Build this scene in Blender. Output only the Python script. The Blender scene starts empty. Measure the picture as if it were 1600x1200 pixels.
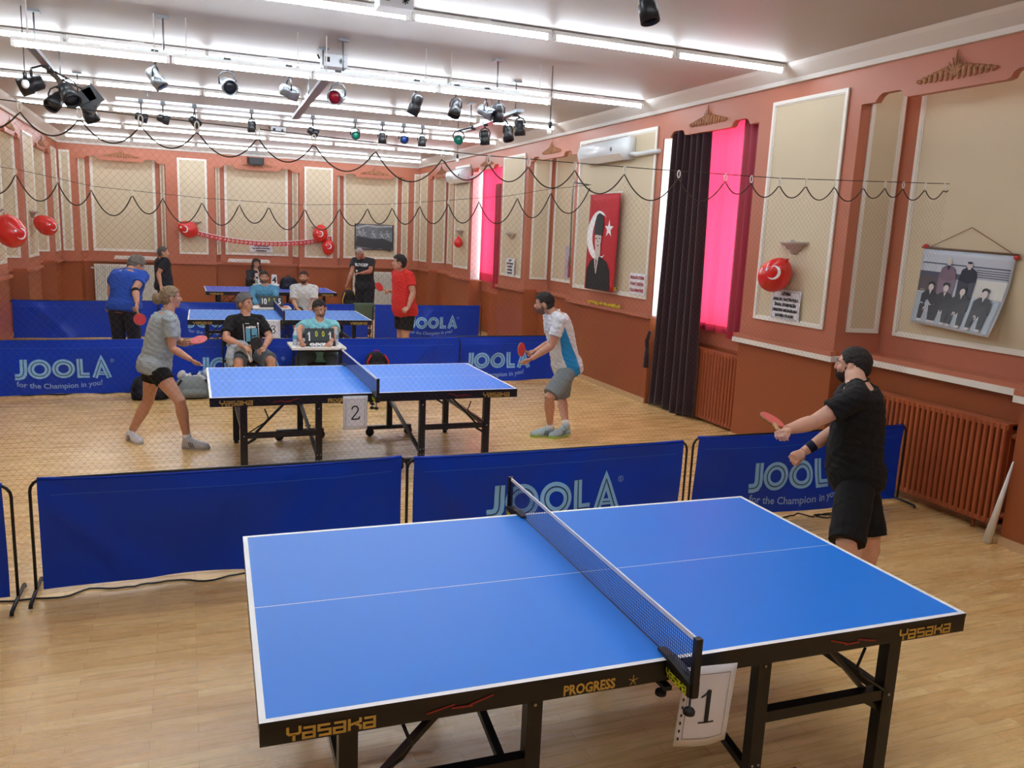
import bpy, bmesh, math, random
import numpy as np
from mathutils import Vector, Matrix, noise
random.seed(7)
S = bpy.context.scene
COL = S.collection
PI = math.pi

# ---------------- camera ----------------
cam_d = bpy.data.cameras.new('camera'); cam = bpy.data.objects.new('camera', cam_d); COL.objects.link(cam)
cam_d.sensor_fit = 'HORIZONTAL'; cam_d.sensor_width = 36.0; cam_d.lens = 28.487
cam_d.clip_start = 0.05; cam_d.clip_end = 200
_r = Vector((0.9292, -0.3671, 0.0428)); _f = Vector((0.3682, 0.9122, -0.1799))
_r.normalize(); _f.normalize(); _u = _r.cross(_f).normalized(); _r = _f.cross(_u).normalized()
cam.matrix_world = Matrix(((_r.x, _u.x, -_f.x, -1.550), (_r.y, _u.y, -_f.y, -2.955), (_r.z, _u.z, -_f.z, 2.185), (0, 0, 0, 1)))
S.camera = cam

# ---------------- world: bright overcast daylight outside the windows ----------------
w = bpy.data.worlds.new('world'); S.world = w; w.use_nodes = True
bg = w.node_tree.nodes['Background']; bg.inputs[0].default_value = (0.93, 0.96, 1.0, 1); bg.inputs[1].default_value = 3.4
S.view_settings.view_transform = 'Standard'; S.view_settings.look = 'None'
S.view_settings.exposure = 1.4; S.view_settings.gamma = 1.0; S.view_settings.use_curve_mapping = False
S.cycles.use_denoising = True
S.cycles.max_bounces = 8; S.cycles.transparent_max_bounces = 12
TUBE = 15.0

# ---------------- materials ----------------
def srgb(r, g, b):
    f = lambda c: (c / 255 / 12.92) if c / 255 <= 0.04045 else ((c / 255 + 0.055) / 1.055) ** 2.4
    return (f(r), f(g), f(b), 1)
M = {}
def mat(name, col, rough=0.6, metal=0.0, noise_amt=0.0, nscale=8.0, bump=0.0, bscale=40.0, coat=0.0, emit=0.0, stretch=None):
    if name in M: return M[name]
    m = bpy.data.materials.new(name); m.use_nodes = True; nt = m.node_tree
    b = nt.nodes['Principled BSDF']
    c = srgb(*col)
    b.inputs['Base Color'].default_value = c; b.inputs['Roughness'].default_value = rough; b.inputs['Metallic'].default_value = metal
    b.inputs['Coat Weight'].default_value = coat
    if name.startswith('table_blue') or name == 'blue_vinyl': b.inputs['Specular IOR Level'].default_value = 0.35
    if emit: b.inputs['Emission Color'].default_value = c; b.inputs['Emission Strength'].default_value = emit
    tc = None
    if noise_amt or bump:
        tc = nt.nodes.new('ShaderNodeTexCoord'); src = tc.outputs['Object']
        if stretch:
            mp = nt.nodes.new('ShaderNodeMapping'); mp.inputs['Scale'].default_value = stretch
            nt.links.new(src, mp.inputs[0]); src = mp.outputs[0]
    if noise_amt:
        n = nt.nodes.new('ShaderNodeTexNoise'); n.inputs['Scale'].default_value = nscale; n.inputs['Detail'].default_value = 4
        nt.links.new(src, n.inputs['Vector'])
        mx = nt.nodes.new('ShaderNodeMix'); mx.data_type = 'RGBA'
        lo = tuple(max(0, v * (1 - noise_amt)) for v in c[:3]) + (1,); hi = tuple(min(1, v * (1 + noise_amt)) for v in c[:3]) + (1,)
        mx.inputs[6].default_value = lo; mx.inputs[7].default_value = hi
        nt.links.new(n.outputs[0], mx.inputs[0]); nt.links.new(mx.outputs[2], b.inputs['Base Color'])
    if bump:
        n2 = nt.nodes.new('ShaderNodeTexNoise'); n2.inputs['Scale'].default_value = bscale; n2.inputs['Detail'].default_value = 3
        nt.links.new(src, n2.inputs['Vector'])
        bp = nt.nodes.new('ShaderNodeBump'); bp.inputs['Strength'].default_value = bump; bp.inputs['Distance'].default_value = 0.02
        nt.links.new(n2.outputs[0], bp.inputs['Height']); nt.links.new(bp.outputs[0], b.inputs['Normal'])
    M[name] = m; return m

terra_up = mat('terracotta_upper', (186, 112, 84), 0.5, noise_amt=0.06, nscale=1.5, bump=0.03, bscale=6)
terra_lo = mat('terracotta_lower', (158, 84, 43), 0.42, noise_amt=0.07, nscale=1.2, bump=0.04, bscale=5)
cream = mat('cream_wallpaper', (212, 198, 168), 0.6, noise_amt=0.04, nscale=2.0, bump=0.05, bscale=60)
white_mould = mat('white_moulding', (236, 232, 222), 0.4)
ceil_m = mat('ceiling_paint', (200, 199, 195), 0.5, noise_amt=0.05, nscale=0.6)
cornice_m = mat('cornice_white', (226, 224, 218), 0.5)
base_m = mat('baseboard_wood', (205, 170, 125), 0.4, noise_amt=0.1, nscale=12)
black_metal = mat('black_metal', (16, 15, 18), 0.35)
black_plastic = mat('black_plastic', (20, 20, 22), 0.45)
chrome = mat('chrome', (190, 190, 195), 0.2, metal=1.0)
steel = mat('bolt_steel', (200, 200, 205), 0.35, metal=0.8)
tab_blue = mat('table_blue', (4, 128, 242), 0.42)
tab_blue2 = mat('table_blue_faded', (36, 136, 236), 0.42)
tab_blue3 = mat('table_blue_violet', (74, 108, 220), 0.42)
white_line = mat('white_line', (252, 254, 255), 0.4)
gold = mat('gold_print', (206, 172, 84), 0.35, metal=0.3)
red_print = mat('red_print', (150, 40, 34), 0.4)
net_blue = mat('net_blue', (14, 40, 110), 0.6)
yellow_print = mat('yellow_print', (214, 226, 40), 0.4)
paper = mat('paper', (232, 234, 240), 0.5)
ink = mat('ink', (30, 32, 36), 0.6)
ink_red = mat('ink_red', (170, 60, 70), 0.6)
vinyl = mat('blue_vinyl', (4, 62, 196), 0.36, noise_amt=0.12, nscale=1.6, bump=0.25, bscale=3.0)
vinyl_edge = mat('vinyl_hem', (60, 120, 215), 0.4)
letter_blue = mat('light_blue_print', (148, 208, 255), 0.45)
letter_in = mat('dark_blue_print', (10, 36, 110), 0.45)
letter_pale = mat('pale_print', (150, 185, 235), 0.45)
radiator_m = mat('radiator_terracotta', (170, 90, 52), 0.35)
white_rad = mat('radiator_white', (226, 226, 220), 0.4)
red_m = mat('balloon_red', (222, 38, 34), 0.22, coat=0.3)
flag_red = mat('flag_red', (190, 30, 44), 0.7)
bunt_red = mat('bunting_red', (206, 40, 44), 0.6)
white_m = mat('white_plain', (238, 238, 234), 0.5)
ac_white = mat('aircon_white', (222, 228, 232), 0.3)
rope_m = mat('rope_dark', (58, 48, 36), 0.8)
mesh_m = mat('net_thread', (84, 76, 64), 0.8)
hook_m = mat('hook_white', (230, 226, 214), 0.5)
plaster_m = mat('plaster_grey', (196, 186, 174), 0.7, bump=0.3, bscale=30)
gilt = mat('gilt_relief', (176, 124, 86), 0.55, noise_amt=0.3, nscale=30, bump=0.6, bscale=50)
spot_black = mat('spot_black', (26, 28, 32), 0.4)
spot_silver = mat('spot_silver', (150, 158, 164), 0.3, metal=0.7)
velvet = mat('velvet_maroon', (44, 10, 24), 0.85, noise_amt=0.2, nscale=3)
M['velvet_maroon'].node_tree.nodes['Principled BSDF'].inputs['Sheen Weight'].default_value = 0.3

def skin_mat(name, col): return mat(name, col, 0.5, noise_amt=0.05, nscale=9)
skinA = skin_mat('skin_light', (226, 176, 150)); skinB = skin_mat('skin_warm', (206, 152, 124)); skinC = skin_mat('skin_tan', (176, 122, 98))
def cloth(name, col, na=0.08): return mat(name, col, 0.85, noise_amt=na, nscale=7, bump=0.5, bscale=9)

# wood floor: long thin staves laid along x with glossy lacquer
def floor_material():
    m = bpy.data.materials.new('oak_parquet'); m.use_nodes = True; nt = m.node_tree; L = nt.links.new
    b = nt.nodes['Principled BSDF']; b.inputs['Roughness'].default_value = 0.27
    tc = nt.nodes.new('ShaderNodeTexCoord')
    br = nt.nodes.new('ShaderNodeTexBrick'); br.inputs['Scale'].default_value = 1.0
    br.inputs['Brick Width'].default_value = 0.52; br.inputs['Row Height'].default_value = 0.07; br.inputs['Mortar Size'].default_value = 0.0008
    br.inputs['Color1'].default_value = srgb(244, 212, 150); br.inputs['Color2'].default_value = srgb(228, 187, 122); br.inputs['Mortar'].default_value = srgb(150, 116, 78)
    br.offset = 0.37; br.inputs['Bias'].default_value = 0.0
    L(tc.outputs['Object'], br.inputs['Vector'])
    mp = nt.nodes.new('ShaderNodeMapping'); mp.inputs['Scale'].default_value = (1.2, 16, 1); L(tc.outputs['Object'], mp.inputs[0])
    n = nt.nodes.new('ShaderNodeTexNoise'); n.inputs['Scale'].default_value = 2.0; n.inputs['Detail'].default_value = 6; L(mp.outputs[0], n.inputs['Vector'])
    n2 = nt.nodes.new('ShaderNodeTexNoise'); n2.inputs['Scale'].default_value = 0.7; L(tc.outputs['Object'], n2.inputs['Vector'])
    cr = nt.nodes.new('ShaderNodeValToRGB'); cr.color_ramp.elements[0].position = 0.3; cr.color_ramp.elements[0].color = (0.90, 0.85, 0.78, 1)
    cr.color_ramp.elements[1].position = 0.66; cr.color_ramp.elements[1].color = (1.08, 1.04, 1.0, 1); L(n.outputs[0], cr.inputs[0])
    mx = nt.nodes.new('ShaderNodeMix'); mx.data_type = 'RGBA'; mx.blend_type = 'MULTIPLY'; mx.inputs[0].default_value = 0.6
    L(br.outputs[0], mx.inputs[6]); L(cr.outputs[0], mx.inputs[7])
    cr2 = nt.nodes.new('ShaderNodeValToRGB'); cr2.color_ramp.elements[0].position = 0.3; cr2.color_ramp.elements[0].color = (0.9, 0.86, 0.8, 1)
    cr2.color_ramp.elements[1].position = 0.7; cr2.color_ramp.elements[1].color = (1.05, 1.05, 1.05, 1); L(n2.outputs[0], cr2.inputs[0])
    mx2 = nt.nodes.new('ShaderNodeMix'); mx2.data_type = 'RGBA'; mx2.blend_type = 'MULTIPLY'; mx2.inputs[0].default_value = 1
    L(mx.outputs[2], mx2.inputs[6]); L(cr2.outputs[0], mx2.inputs[7]); L(mx2.outputs[2], b.inputs['Base Color'])
    mr = nt.nodes.new('ShaderNodeMapRange'); mr.inputs['To Min'].default_value = 0.2; mr.inputs['To Max'].default_value = 0.36
    L(n.outputs[0], mr.inputs[0]); L(mr.outputs[0], b.inputs['Roughness'])
    return m
floor_m = floor_material()

def sheer_material(name, col, trans):
    m = bpy.data.materials.new(name); m.use_nodes = True; nt = m.node_tree; L = nt.links.new
    out = nt.nodes['Material Output']; b = nt.nodes['Principled BSDF']; b.inputs['Base Color'].default_value = srgb(*col); b.inputs['Roughness'].default_value = 0.5
    t = nt.nodes.new('ShaderNodeBsdfTranslucent'); t.inputs[0].default_value = srgb(*col)
    mx = nt.nodes.new('ShaderNodeMixShader'); mx.inputs[0].default_value = trans
    L(b.outputs[0], mx.inputs[1]); L(t.outputs[0], mx.inputs[2]); L(mx.outputs[0], out.inputs[0]); return m
sheer_red = sheer_material('sheer_red', (196, 50, 80), 0.75)
satin_red = sheer_material('satin_red', (150, 44, 66), 0.10)
hem_red = sheer_material('hem_red', (170, 36, 62), 0.3)

def emit_mat(name, col, st):
    m = bpy.data.materials.new(name); m.use_nodes = True; nt = m.node_tree
    nt.nodes.remove(nt.nodes['Principled BSDF']); e = nt.nodes.new('ShaderNodeEmission'); e.inputs[0].default_value = srgb(*col); e.inputs[1].default_value = st
    nt.links.new(e.outputs[0], nt.nodes['Material Output'].inputs[0]); return m
tube_m = emit_mat('tube_glow', (238, 246, 255), TUBE)
glass_m = bpy.data.materials.new('window_glass'); glass_m.use_nodes = True
_nt = glass_m.node_tree; _nt.nodes.remove(_nt.nodes['Principled BSDF'])
_a = _nt.nodes.new('ShaderNodeBsdfTransparent'); _b = _nt.nodes.new('ShaderNodeBsdfGlossy'); _b.inputs['Roughness'].default_value = 0.05
_x = _nt.nodes.new('ShaderNodeMixShader'); _x.inputs[0].default_value = 0.06
_nt.links.new(_a.outputs[0], _x.inputs[1]); _nt.links.new(_b.outputs[0], _x.inputs[2]); _nt.links.new(_x.outputs[0], _nt.nodes['Material Output'].inputs[0])

# ---------------- mesh helpers ----------------
class MB:
    """collects shapes, then links them as one mesh object"""
    def __init__(s): s.v = []; s.f = []; s.mi = []; s.sm = []
    def add(s, vs, fs, mi=0, smooth=False):
        o = len(s.v); s.v += [tuple(v) for v in vs]
        for f in fs: s.f.append(tuple(i + o for i in f)); s.mi.append(mi); s.sm.append(smooth)
        return s
    def box(s, lo, hi, mi=0, rot=None, at=None):
        x0, y0, z0 = lo; x1, y1, z1 = hi
        vs = [Vector(p) for p in ((x0,y0,z0),(x1,y0,z0),(x1,y1,z0),(x0,y1,z0),(x0,y0,z1),(x1,y0,z1),(x1,y1,z1),(x0,y1,z1))]
        if rot is not None: vs = [rot @ v for v in vs]
        if at is not None: vs = [v + Vector(at) for v in vs]
        return s.add(vs, [(0,3,2,1),(4,5,6,7),(0,1,5,4),(1,2,6,5),(2,3,7,6),(3,0,4,7)], mi)
    def bar(s, a, b, w, h=None, mi=0, up=(0,0,1)):
        a = Vector(a); b = Vector(b); h = h or w; d = (b - a); L = d.length; d.normalize()
        u = Vector(up)
        if abs(d.dot(u)) > 0.95: u = Vector((1,0,0))
        x = d.cross(u).normalized(); y = x.cross(d).normalized(); vs = []
        for p in (a, b):
            for sx, sy in ((-1,-1),(1,-1),(1,1),(-1,1)): vs.append(p + x * sx * w / 2 + y * sy * h / 2)
        return s.add(vs, [(3,2,1,0),(4,5,6,7),(0,1,5,4),(1,2,6,5),(2,3,7,6),(3,0,4,7)], mi)
    def tube(s, pts, r, n=8, mi=0, closed=False, cap=True, smooth=True):
        pts = [Vector(p) for p in pts]; N = len(pts); rs = r if isinstance(r, (list, tuple)) else [r] * N
        ring = []; prev = None
        for i, p in enumerate(pts):
            a = pts[i-1] if (i or closed) else p; c = pts[(i+1) % N] if (i < N-1 or closed) else p
            d = (c - a).normalized()
            if prev is None: x = d.orthogonal().normalized()
            else:
                x = (prev - d * prev.dot(d))
                x = x.normalized() if x.length > 1e-6 else d.orthogonal().normalized()
            prev = x; y = d.cross(x)
            ring.append([p + (x * math.cos(2*PI*k/n) + y * math.sin(2*PI*k/n)) * rs[i] for k in range(n)])
        vs = [v for q in ring for v in q]; fs = []
        for i in range(N if closed else N-1):
            j = (i+1) % N
            for k in range(n): fs.append((i*n+k, i*n+(k+1)%n, j*n+(k+1)%n, j*n+k))
        if cap and not closed: fs.append(tuple(range(n-1,-1,-1))); fs.append(tuple((N-1)*n+k for k in range(n)))
        return s.add(vs, fs, mi, smooth)
    def lathe(s, prof, n=16, mi=0, M4=None, smooth=True):
        """prof: (radius, z) pairs around local z, placed by matrix M4"""
        vs = []
        for r, z in prof:
            for k in range(n): vs.append(Vector((r*math.cos(2*PI*k/n), r*math.sin(2*PI*k/n), z)))
        if M4 is not None: vs = [M4 @ v for v in vs]
        fs = []
        for i in range(len(prof)-1):
            for k in range(n): fs.append((i*n+k, i*n+(k+1)%n, (i+1)*n+(k+1)%n, (i+1)*n+k))
        fs.append(tuple(range(n-1,-1,-1))); fs.append(tuple((len(prof)-1)*n+k for k in range(n)))
        return s.add(vs, fs, mi, smooth)
    def ell(s, c, rad, M3=None, nu=16, nv=10, mi=0):
        vs = []; fs = []
        for j in range(nv+1):
            t = PI * j / nv
            for i in range(nu):
                p = 2*PI*i/nu
                v = Vector((rad[0]*math.sin(t)*math.cos(p), rad[1]*math.sin(t)*math.sin(p), rad[2]*math.cos(t)))
                if M3 is not None: v = M3 @ v
                vs.append(v + Vector(c))
        for j in range(nv):
            for i in range(nu): fs.append((j*nu+i, (j+1)*nu+i, (j+1)*nu+(i+1)%nu, j*nu+(i+1)%nu))
        return s.add(vs, fs, mi, True)
    def rings(s, rings, mi=0, smooth=True, closed_ring=True):
        """skin a list of equal-length rings, capped"""
        n = len(rings[0]); vs = [v for r in rings for v in r]; fs = []
        for i in range(len(rings)-1):
            for k in range(n): fs.append((i*n+k, i*n+(k+1)%n, (i+1)*n+(k+1)%n, (i+1)*n+k))
        fs.append(tuple(range(n-1,-1,-1))); fs.append(tuple((len(rings)-1)*n+k for k in range(n)))
        return s.add(vs, fs, mi, smooth)
    def poly(s, pts, mi=0): return s.add(pts, [tuple(range(len(pts)))], mi)
    def ribbon(s, pts, w, to3=None, mi=0, closed=False):
        """flat stroke of width w along 2D points; to3 maps (u, v) to 3D"""
        P = [Vector((p[0], p[1])) for p in pts]; N = len(P); L = []; R = []
        for i in range(N):
            a = P[i-1] if (i or closed) else None; c = P[(i+1) % N] if (i < N-1 or closed) else None
            d1 = (P[i]-a).normalized() if a is not None else None; d2 = (c-P[i]).normalized() if c is not None else None
            d = d1 if d2 is None else d2 if d1 is None else (d1+d2)
            if d.length < 1e-6: d = d1
            d.normalize(); nrm = Vector((-d.y, d.x)); k = 1.0
            if d1 is not None and d2 is not None: k = 1 / max(0.45, d.dot(d1))
            L.append(P[i] + nrm*w/2*k); R.append(P[i] - nrm*w/2*k)
        vs = [to3(*q) for q in L] + [to3(*q) for q in R]; fs = []
        for i in range(N if closed else N-1):
            j = (i+1) % N; fs.append((N+i, N+j, j, i))
        return s.add(vs, fs, mi)
    def build(s, name, mats, parent=None, **kw):
        me = bpy.data.meshes.new(name); me.from_pydata(s.v, [], s.f); me.update()
        if not isinstance(mats, (list, tuple)): mats = [mats]
        for m in mats: me.materials.append(m)
        me.polygons.foreach_set('material_index', s.mi); me.polygons.foreach_set('use_smooth', s.sm)
        o = bpy.data.objects.new(name, me); COL.objects.link(o)
        if parent is not None: o.parent = parent
        for k, v in kw.items(): o[k] = v
        return o

def thing(name, label, cat, loc=(0,0,0), rz=0.0, group=None):
    o = bpy.data.objects.new(name, None); COL.objects.link(o); o.empty_display_size = 0.1
    o.location = loc; o.rotation_euler = (0, 0, rz); o['label'] = label; o['category'] = cat
    if group: o['group'] = group
    return o
def tag(o, label, cat, group=None, kind=None):
    o['label'] = label; o['category'] = cat
    if group: o['group'] = group
    if kind: o['kind'] = kind
    return o
def struct(mb, name, mats, parent=None):
    o = mb.build(name, mats, parent)
    if parent is None: o['kind'] = 'structure'
    return o
def copy_tree(o, parent=None):
    c = o.copy(); COL.objects.link(c)
    if parent is not None: c.parent = parent
    for ch in list(o.children): copy_tree(ch, c)
    return c
ORD = ['first','second','third','fourth','fifth','sixth','seventh','eighth','ninth','tenth','eleventh','twelfth']

_tc = {}
def text_geo(txt, size, bold=0.0, shear=0.0, align='CENTER'):
    k = (txt, size, bold, shear, align)
    if k in _tc: return _tc[k]
    cu = bpy.data.curves.new('t', 'FONT'); cu.body = txt; cu.size = size; cu.offset = bold; cu.shear = shear; cu.align_x = align; cu.resolution_u = 2
    ob = bpy.data.objects.new('t', cu); COL.objects.link(ob)
    dg = bpy.context.evaluated_depsgraph_get(); ev = ob.evaluated_get(dg); me = ev.to_mesh()
    vs = [tuple(v.co) for v in me.vertices]; fs = [tuple(p.vertices) for p in me.polygons]
    ev.to_mesh_clear(); bpy.data.objects.remove(ob); bpy.data.curves.remove(cu)
    _tc[k] = (vs, fs); return _tc[k]
def add_text(mb, txt, size, to3, mi=0, bold=0.0, shear=0.0, align='CENTER', sx=1.0):
    vs, fs = text_geo(txt, size, bold, shear, align)
    mb.add([to3(v[0]*sx, v[1]) for v in vs], fs, mi)

# =====================================================================
# THE HALL   (x across, y into the hall, z up; table one stands at the origin)
# =====================================================================
YB, YF, XL, XR = -7.0, 18.5, -4.25, 4.22
HC = 3.82; HCEIL = 3.97; LEDGE = 1.22
mb = MB(); mb.box((-4.9, YB-0.2, -0.1), (5.2, YF+0.8, 0.0)); struct(mb, 'floor', floor_m)
mb = MB(); mb.box((-5.0, YB-0.2, HCEIL), (5.2, YF+0.8, HCEIL+0.1)); struct(mb, 'ceiling', ceil_m)
_trim = [0]
def trim(mb, mats, parent=None):
    _trim[0] += 1
    return struct(mb, 'trim_%d' % _trim[0], mats, parent)

def make_wall(name, PM, u0, u1, feats, DB=0.43, DL=0.28, strip=None):
    """PM(u, d, z) -> world. feats: (start, end, kind) kind recess/window; pilasters fill the rest"""
    mb = MB()
    def quad(a, b, za, zb, mi): mb.add([PM(*a, za), PM(*b, za), PM(*b, zb), PM(*a, zb)], [(0,1,2,3)], mi)
    def flat(pts, z, mi): mb.add([PM(*p, z) for p in pts], [tuple(range(len(pts)))], mi)
    led = MB()
    def ledge(a, b, d0, d1, h=0.05):
        vs = [PM(a, d0, LEDGE-h), PM(b, d0, LEDGE-h), PM(b, d1, LEDGE-h), PM(a, d1, LEDGE-h), PM(a, d0, LEDGE), PM(b, d0, LEDGE), PM(b, d1, LEDGE), PM(a, d1, LEDGE)]
        led.add(vs, [(0,3,2,1),(4,5,6,7),(0,1,5,4),(1,2,6,5),(2,3,7,6),(3,0,4,7)], 0)
    cur = u0
    for (a, b, kind) in feats + [(u1, u1, None)]:
        if a > cur:
            quad((cur,0),(a,0),0,LEDGE,1); quad((cur,0),(a,0),LEDGE,HC,0); ledge(cur-0.03, a+0.03, -0.06, 0.01)
        if kind is None: break
        s = 0.12 if kind == 'recess' else 0.05
        # upper
        quad((a,0),(a+s,DB),LEDGE if kind=='recess' else 1.18,HC,0); quad((b-s,DB),(b,0),LEDGE if kind=='recess' else 1.18,HC,0)
        if kind == 'recess':
            quad((a+s,DB),(b-s,DB),LEDGE,HC,0)
            quad((a,0),(a+0.04,DL),0,LEDGE,1); quad((b-0.04,DL),(b,0),0,LEDGE,1); quad((a+0.04,DL),(b-0.04,DL),0,LEDGE,1)
            ledge(a+0.02, b-0.02, DL-0.05, DB+0.02)
        else:
            quad((a+s,DB),(b-s,DB),3.62,HC,0)
            quad((a,0),(a+0.04,DL),0,1.18,1); quad((b-0.04,DL),(b,0),0,1.18,1); quad((a+0.04,DL),(b-0.04,DL),0,0.95,1); quad((a+0.04,DL),(b-0.04,DL),0.95,1.18,0)
            flat([(a,0),(a,DL),(a,DB+0.02),(b,DB+0.02),(b,DL),(b,0)] , 3.8, 0)
            vs = [(a+0.03,DL-0.03),(b-0.03,DL-0.03),(b-0.03,DB+0.12),(a+0.03,DB+0.12)]
            mb.add([PM(*p, 1.14) for p in vs]+[PM(*p, 1.19) for p in vs], [(0,3,2,1),(4,5,6,7),(0,1,5,4),(2,3,7,6)], 0)
        # valance across the opening: stepped lower edge, plate 7 cm thick
        L = b-a; pts = [(0,3.50),(0.16,3.50),(0.20,3.55),(0.24,3.57),(0.42,3.57),(0.46,3.55),(0.48,3.51),(0.52,3.50)]
        pts = [(a+p, z) for p, z in pts] + [(b-p, z) for p, z in reversed(pts)]
        n = len(pts)
        vs = [PM(u, 0.0, z) for u, z in pts] + [PM(u, 0.0, HC) for u, z in pts] + [PM(u, 0.07, z) for u, z in pts] + [PM(u, 0.07, HC) for u, z in pts]
        fs = []
        for i in range(n-1): fs += [(i, i+1, n+i+1, n+i), (2*n+i, 3*n+i, 3*n+i+1, 2*n+i+1), (i, 2*n+i, 2*n+i+1, i+1)]
        mb.add(vs, fs, 0)
        cur = b
    wl = struct(mb, name, [terra_up, terra_lo])
    led.build('ledge', terra_up, wl)
    # cornice
    mb = MB(); pr = [(0.0,HC),(-0.05,HC),(-0.07,HC+0.04),(-0.20,HCEIL-0.03),(-0.24,HCEIL+0.002),(0.0,HCEIL+0.002)]
    mb.rings([[PM(u0+0.0,d,z) for d,z in pr],[PM(u1,d,z) for d,z in pr]], smooth=False)
    trim(mb, cornice_m)
    # gilded relief in the middle of each valance
    for (a, b, kind) in feats:
        c = (a+b)/2; g = MB()
        for sx in (-1, 1):
            for k in range(7):
                t = k/7; u = c + sx*(0.03+0.36*t); hh = 0.085*(1-t)**0.8+0.012
                g.ell(PM(u, -0.004, 3.585+hh*0.5), (0.02,0.02,hh*0.7) , nu=8, nv=6)
                g.ell(PM(u+sx*0.02, -0.008, 3.575+hh), (0.018,0.018,0.016), nu=6, nv=5)
        for k in range(-3, 4): g.tube([PM(c, -0.012, 3.60), PM(c+k*0.035, -0.014, 3.68+0.03*(3-abs(k)))], [0.014, 0.004], 6)
        g.tube([PM(c, -0.01, 3.70), PM(c, -0.01, 3.80)], [0.008, 0.003], 6)
        trim(g, gilt)
    return wl

def panel(PM, a, b, z0, z1, d=0.0, w=0.035, fn=None):
    """cream field in a raised white moulding on plane d (or along fn(t)->(u,d))"""
    mb = MB(); f = fn or (lambda t: (a+(b-a)*t, d))
    L = math.hypot(f(1)[0]-f(0)[0], f(1)[1]-f(0)[1]); nx, ny = (f(1)[1]-f(0)[1])/L, -(f(1)[0]-f(0)[0])/L
    def Q(t, z, h): u, dd = f(t/L); return PM(u+nx*h*1.0, dd+ny*h, z)
    def bx(t0, t1, za, zb, h, mi):
        vs = [Q(t0,za,0),Q(t1,za,0),Q(t1,zb,0),Q(t0,zb,0),Q(t0,za,h),Q(t1,za,h),Q(t1,zb,h),Q(t0,zb,h)]
        mb.add(vs, [(0,3,2,1),(4,5,6,7),(0,1,5,4),(1,2,6,5),(2,3,7,6),(3,0,4,7)], mi)
    bx(0, L, z0, z1, 0.004, 0)
    bx(0, w, z0, z1, 0.022, 1); bx(L-w, L, z0, z1, 0.022, 1); bx(w, L-w, z0, z0+w, 0.022, 1); bx(w, L-w, z1-w, z1, 0.022, 1)
    iw = w*0.35
    bx(w, w+iw, z0+w, z1-w, 0.012, 1); bx(L-w-iw, L-w, z0+w, z1-w, 0.012, 1); bx(w, L-w, z0+w, z0+w+iw, 0.012, 1); bx(w, L-w, z1-w-iw, z1-w, 0.012, 1)
    trim(mb, [cream, white_mould])

PR = lambda u, d, z: (XR + d, u, z)          # right wall
PL = lambda u, d, z: (XL - d, u, z)          # left wall
PF = lambda u, d, z: (u, YF + d, z)          # far wall
PB = lambda u, d, z: (u, YB - d, z)          # wall behind

featR = [(-3.9,-1.9,'recess'),(1.15,3.10,'recess'),(4.55,6.47,'window'),(9.02,10.98,'recess'),(12.33,14.12,'window'),(15.45,17.5,'recess')]
featL = [(-3.9,-1.9,'recess'),(1.15,3.10,'recess'),(4.55,6.47,'recess'),(9.02,10.98,'recess'),(12.33,14.12,'recess'),(15.45,17.5,'recess')]
featF = [(-3.86,-1.98,'recess'),(-0.89,1.12,'recess'),(2.06,3.98,'recess')]
make_wall('wall_right', PR, YB, YF, featR); make_wall('wall_left', PL, YB, YF, featL)
make_wall('wall_far', PF, XL-0.01, XR+0.3, featF)
mb = MB(); mb.box((-5, YB-0.2, 0), (5.2, YB, HCEIL)); struct(mb, 'wall_back', terra_up)
ZP0, ZP1 = 1.41, 3.67
for PM, feats in ((PR, featR), (PL, featL)):
    for a, b in ((3.26, 4.32), (11.12, 12.2), (14.26, 15.3), (17.65, 18.35), (-1.7, 1.0)):
        panel(PM, a, b, ZP0, ZP1)
    panel(PM, 6.6, 8.88, ZP0, ZP1, w=0.045)
    for (a, b, kind) in feats:
        if kind != 'recess': continue
        panel(PM, a+0.29, b-0.29, ZP0, 3.72, d=0.43)
        for (u0_, u1_) in ((a, a+0.12), (b, b-0.12)):
            f = (lambda t, p=u0_, q=u1_: (p+(q-p)*(0.22+0.72*t), 0.43*(0.22+0.72*t)))
            if u1_ < u0_: f = (lambda t, g=f: g(1-t))
            panel(PM, 0, 0, ZP0, 3.72, fn=f, w=0.03)
for a, b in ((-1.72,-1.06), (1.24,1.95), (-4.2,-3.98), (4.08,4.4)): panel(PF, a, b, ZP0, ZP1)
for (a, b, kind) in featF:
    panel(PF, a+0.24, b-0.24, ZP0, 3.72, d=0.43, w=0.045)
    for (u0_, u1_) in ((a, a+0.12), (b, b-0.12)):
        f = (lambda t, p=u0_, q=u1_: (p+(q-p)*(0.2+0.75*t), 0.43*(0.2+0.75*t)))
        if u1_ < u0_: f = (lambda t, g=f: g(1-t))
        panel(PF, 0, 0, ZP0, 3.72, fn=f, w=0.03)
# white cable duct under the ledge on the near right wall
mb = MB(); mb.box((XR-0.075, 3.08, 1.125), (XR-0.03, 4.58, 1.175)); mb.box((XR+0.19, 1.2, 1.125), (XR+0.235, 3.08, 1.175)); mb.box((XR-0.075, -1.8, 1.125), (XR-0.03, 1.17, 1.175)); mb.box((XR-0.075,3.04,1.125),(XR+0.22,3.085,1.175))
trim(mb, white_mould)
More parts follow.
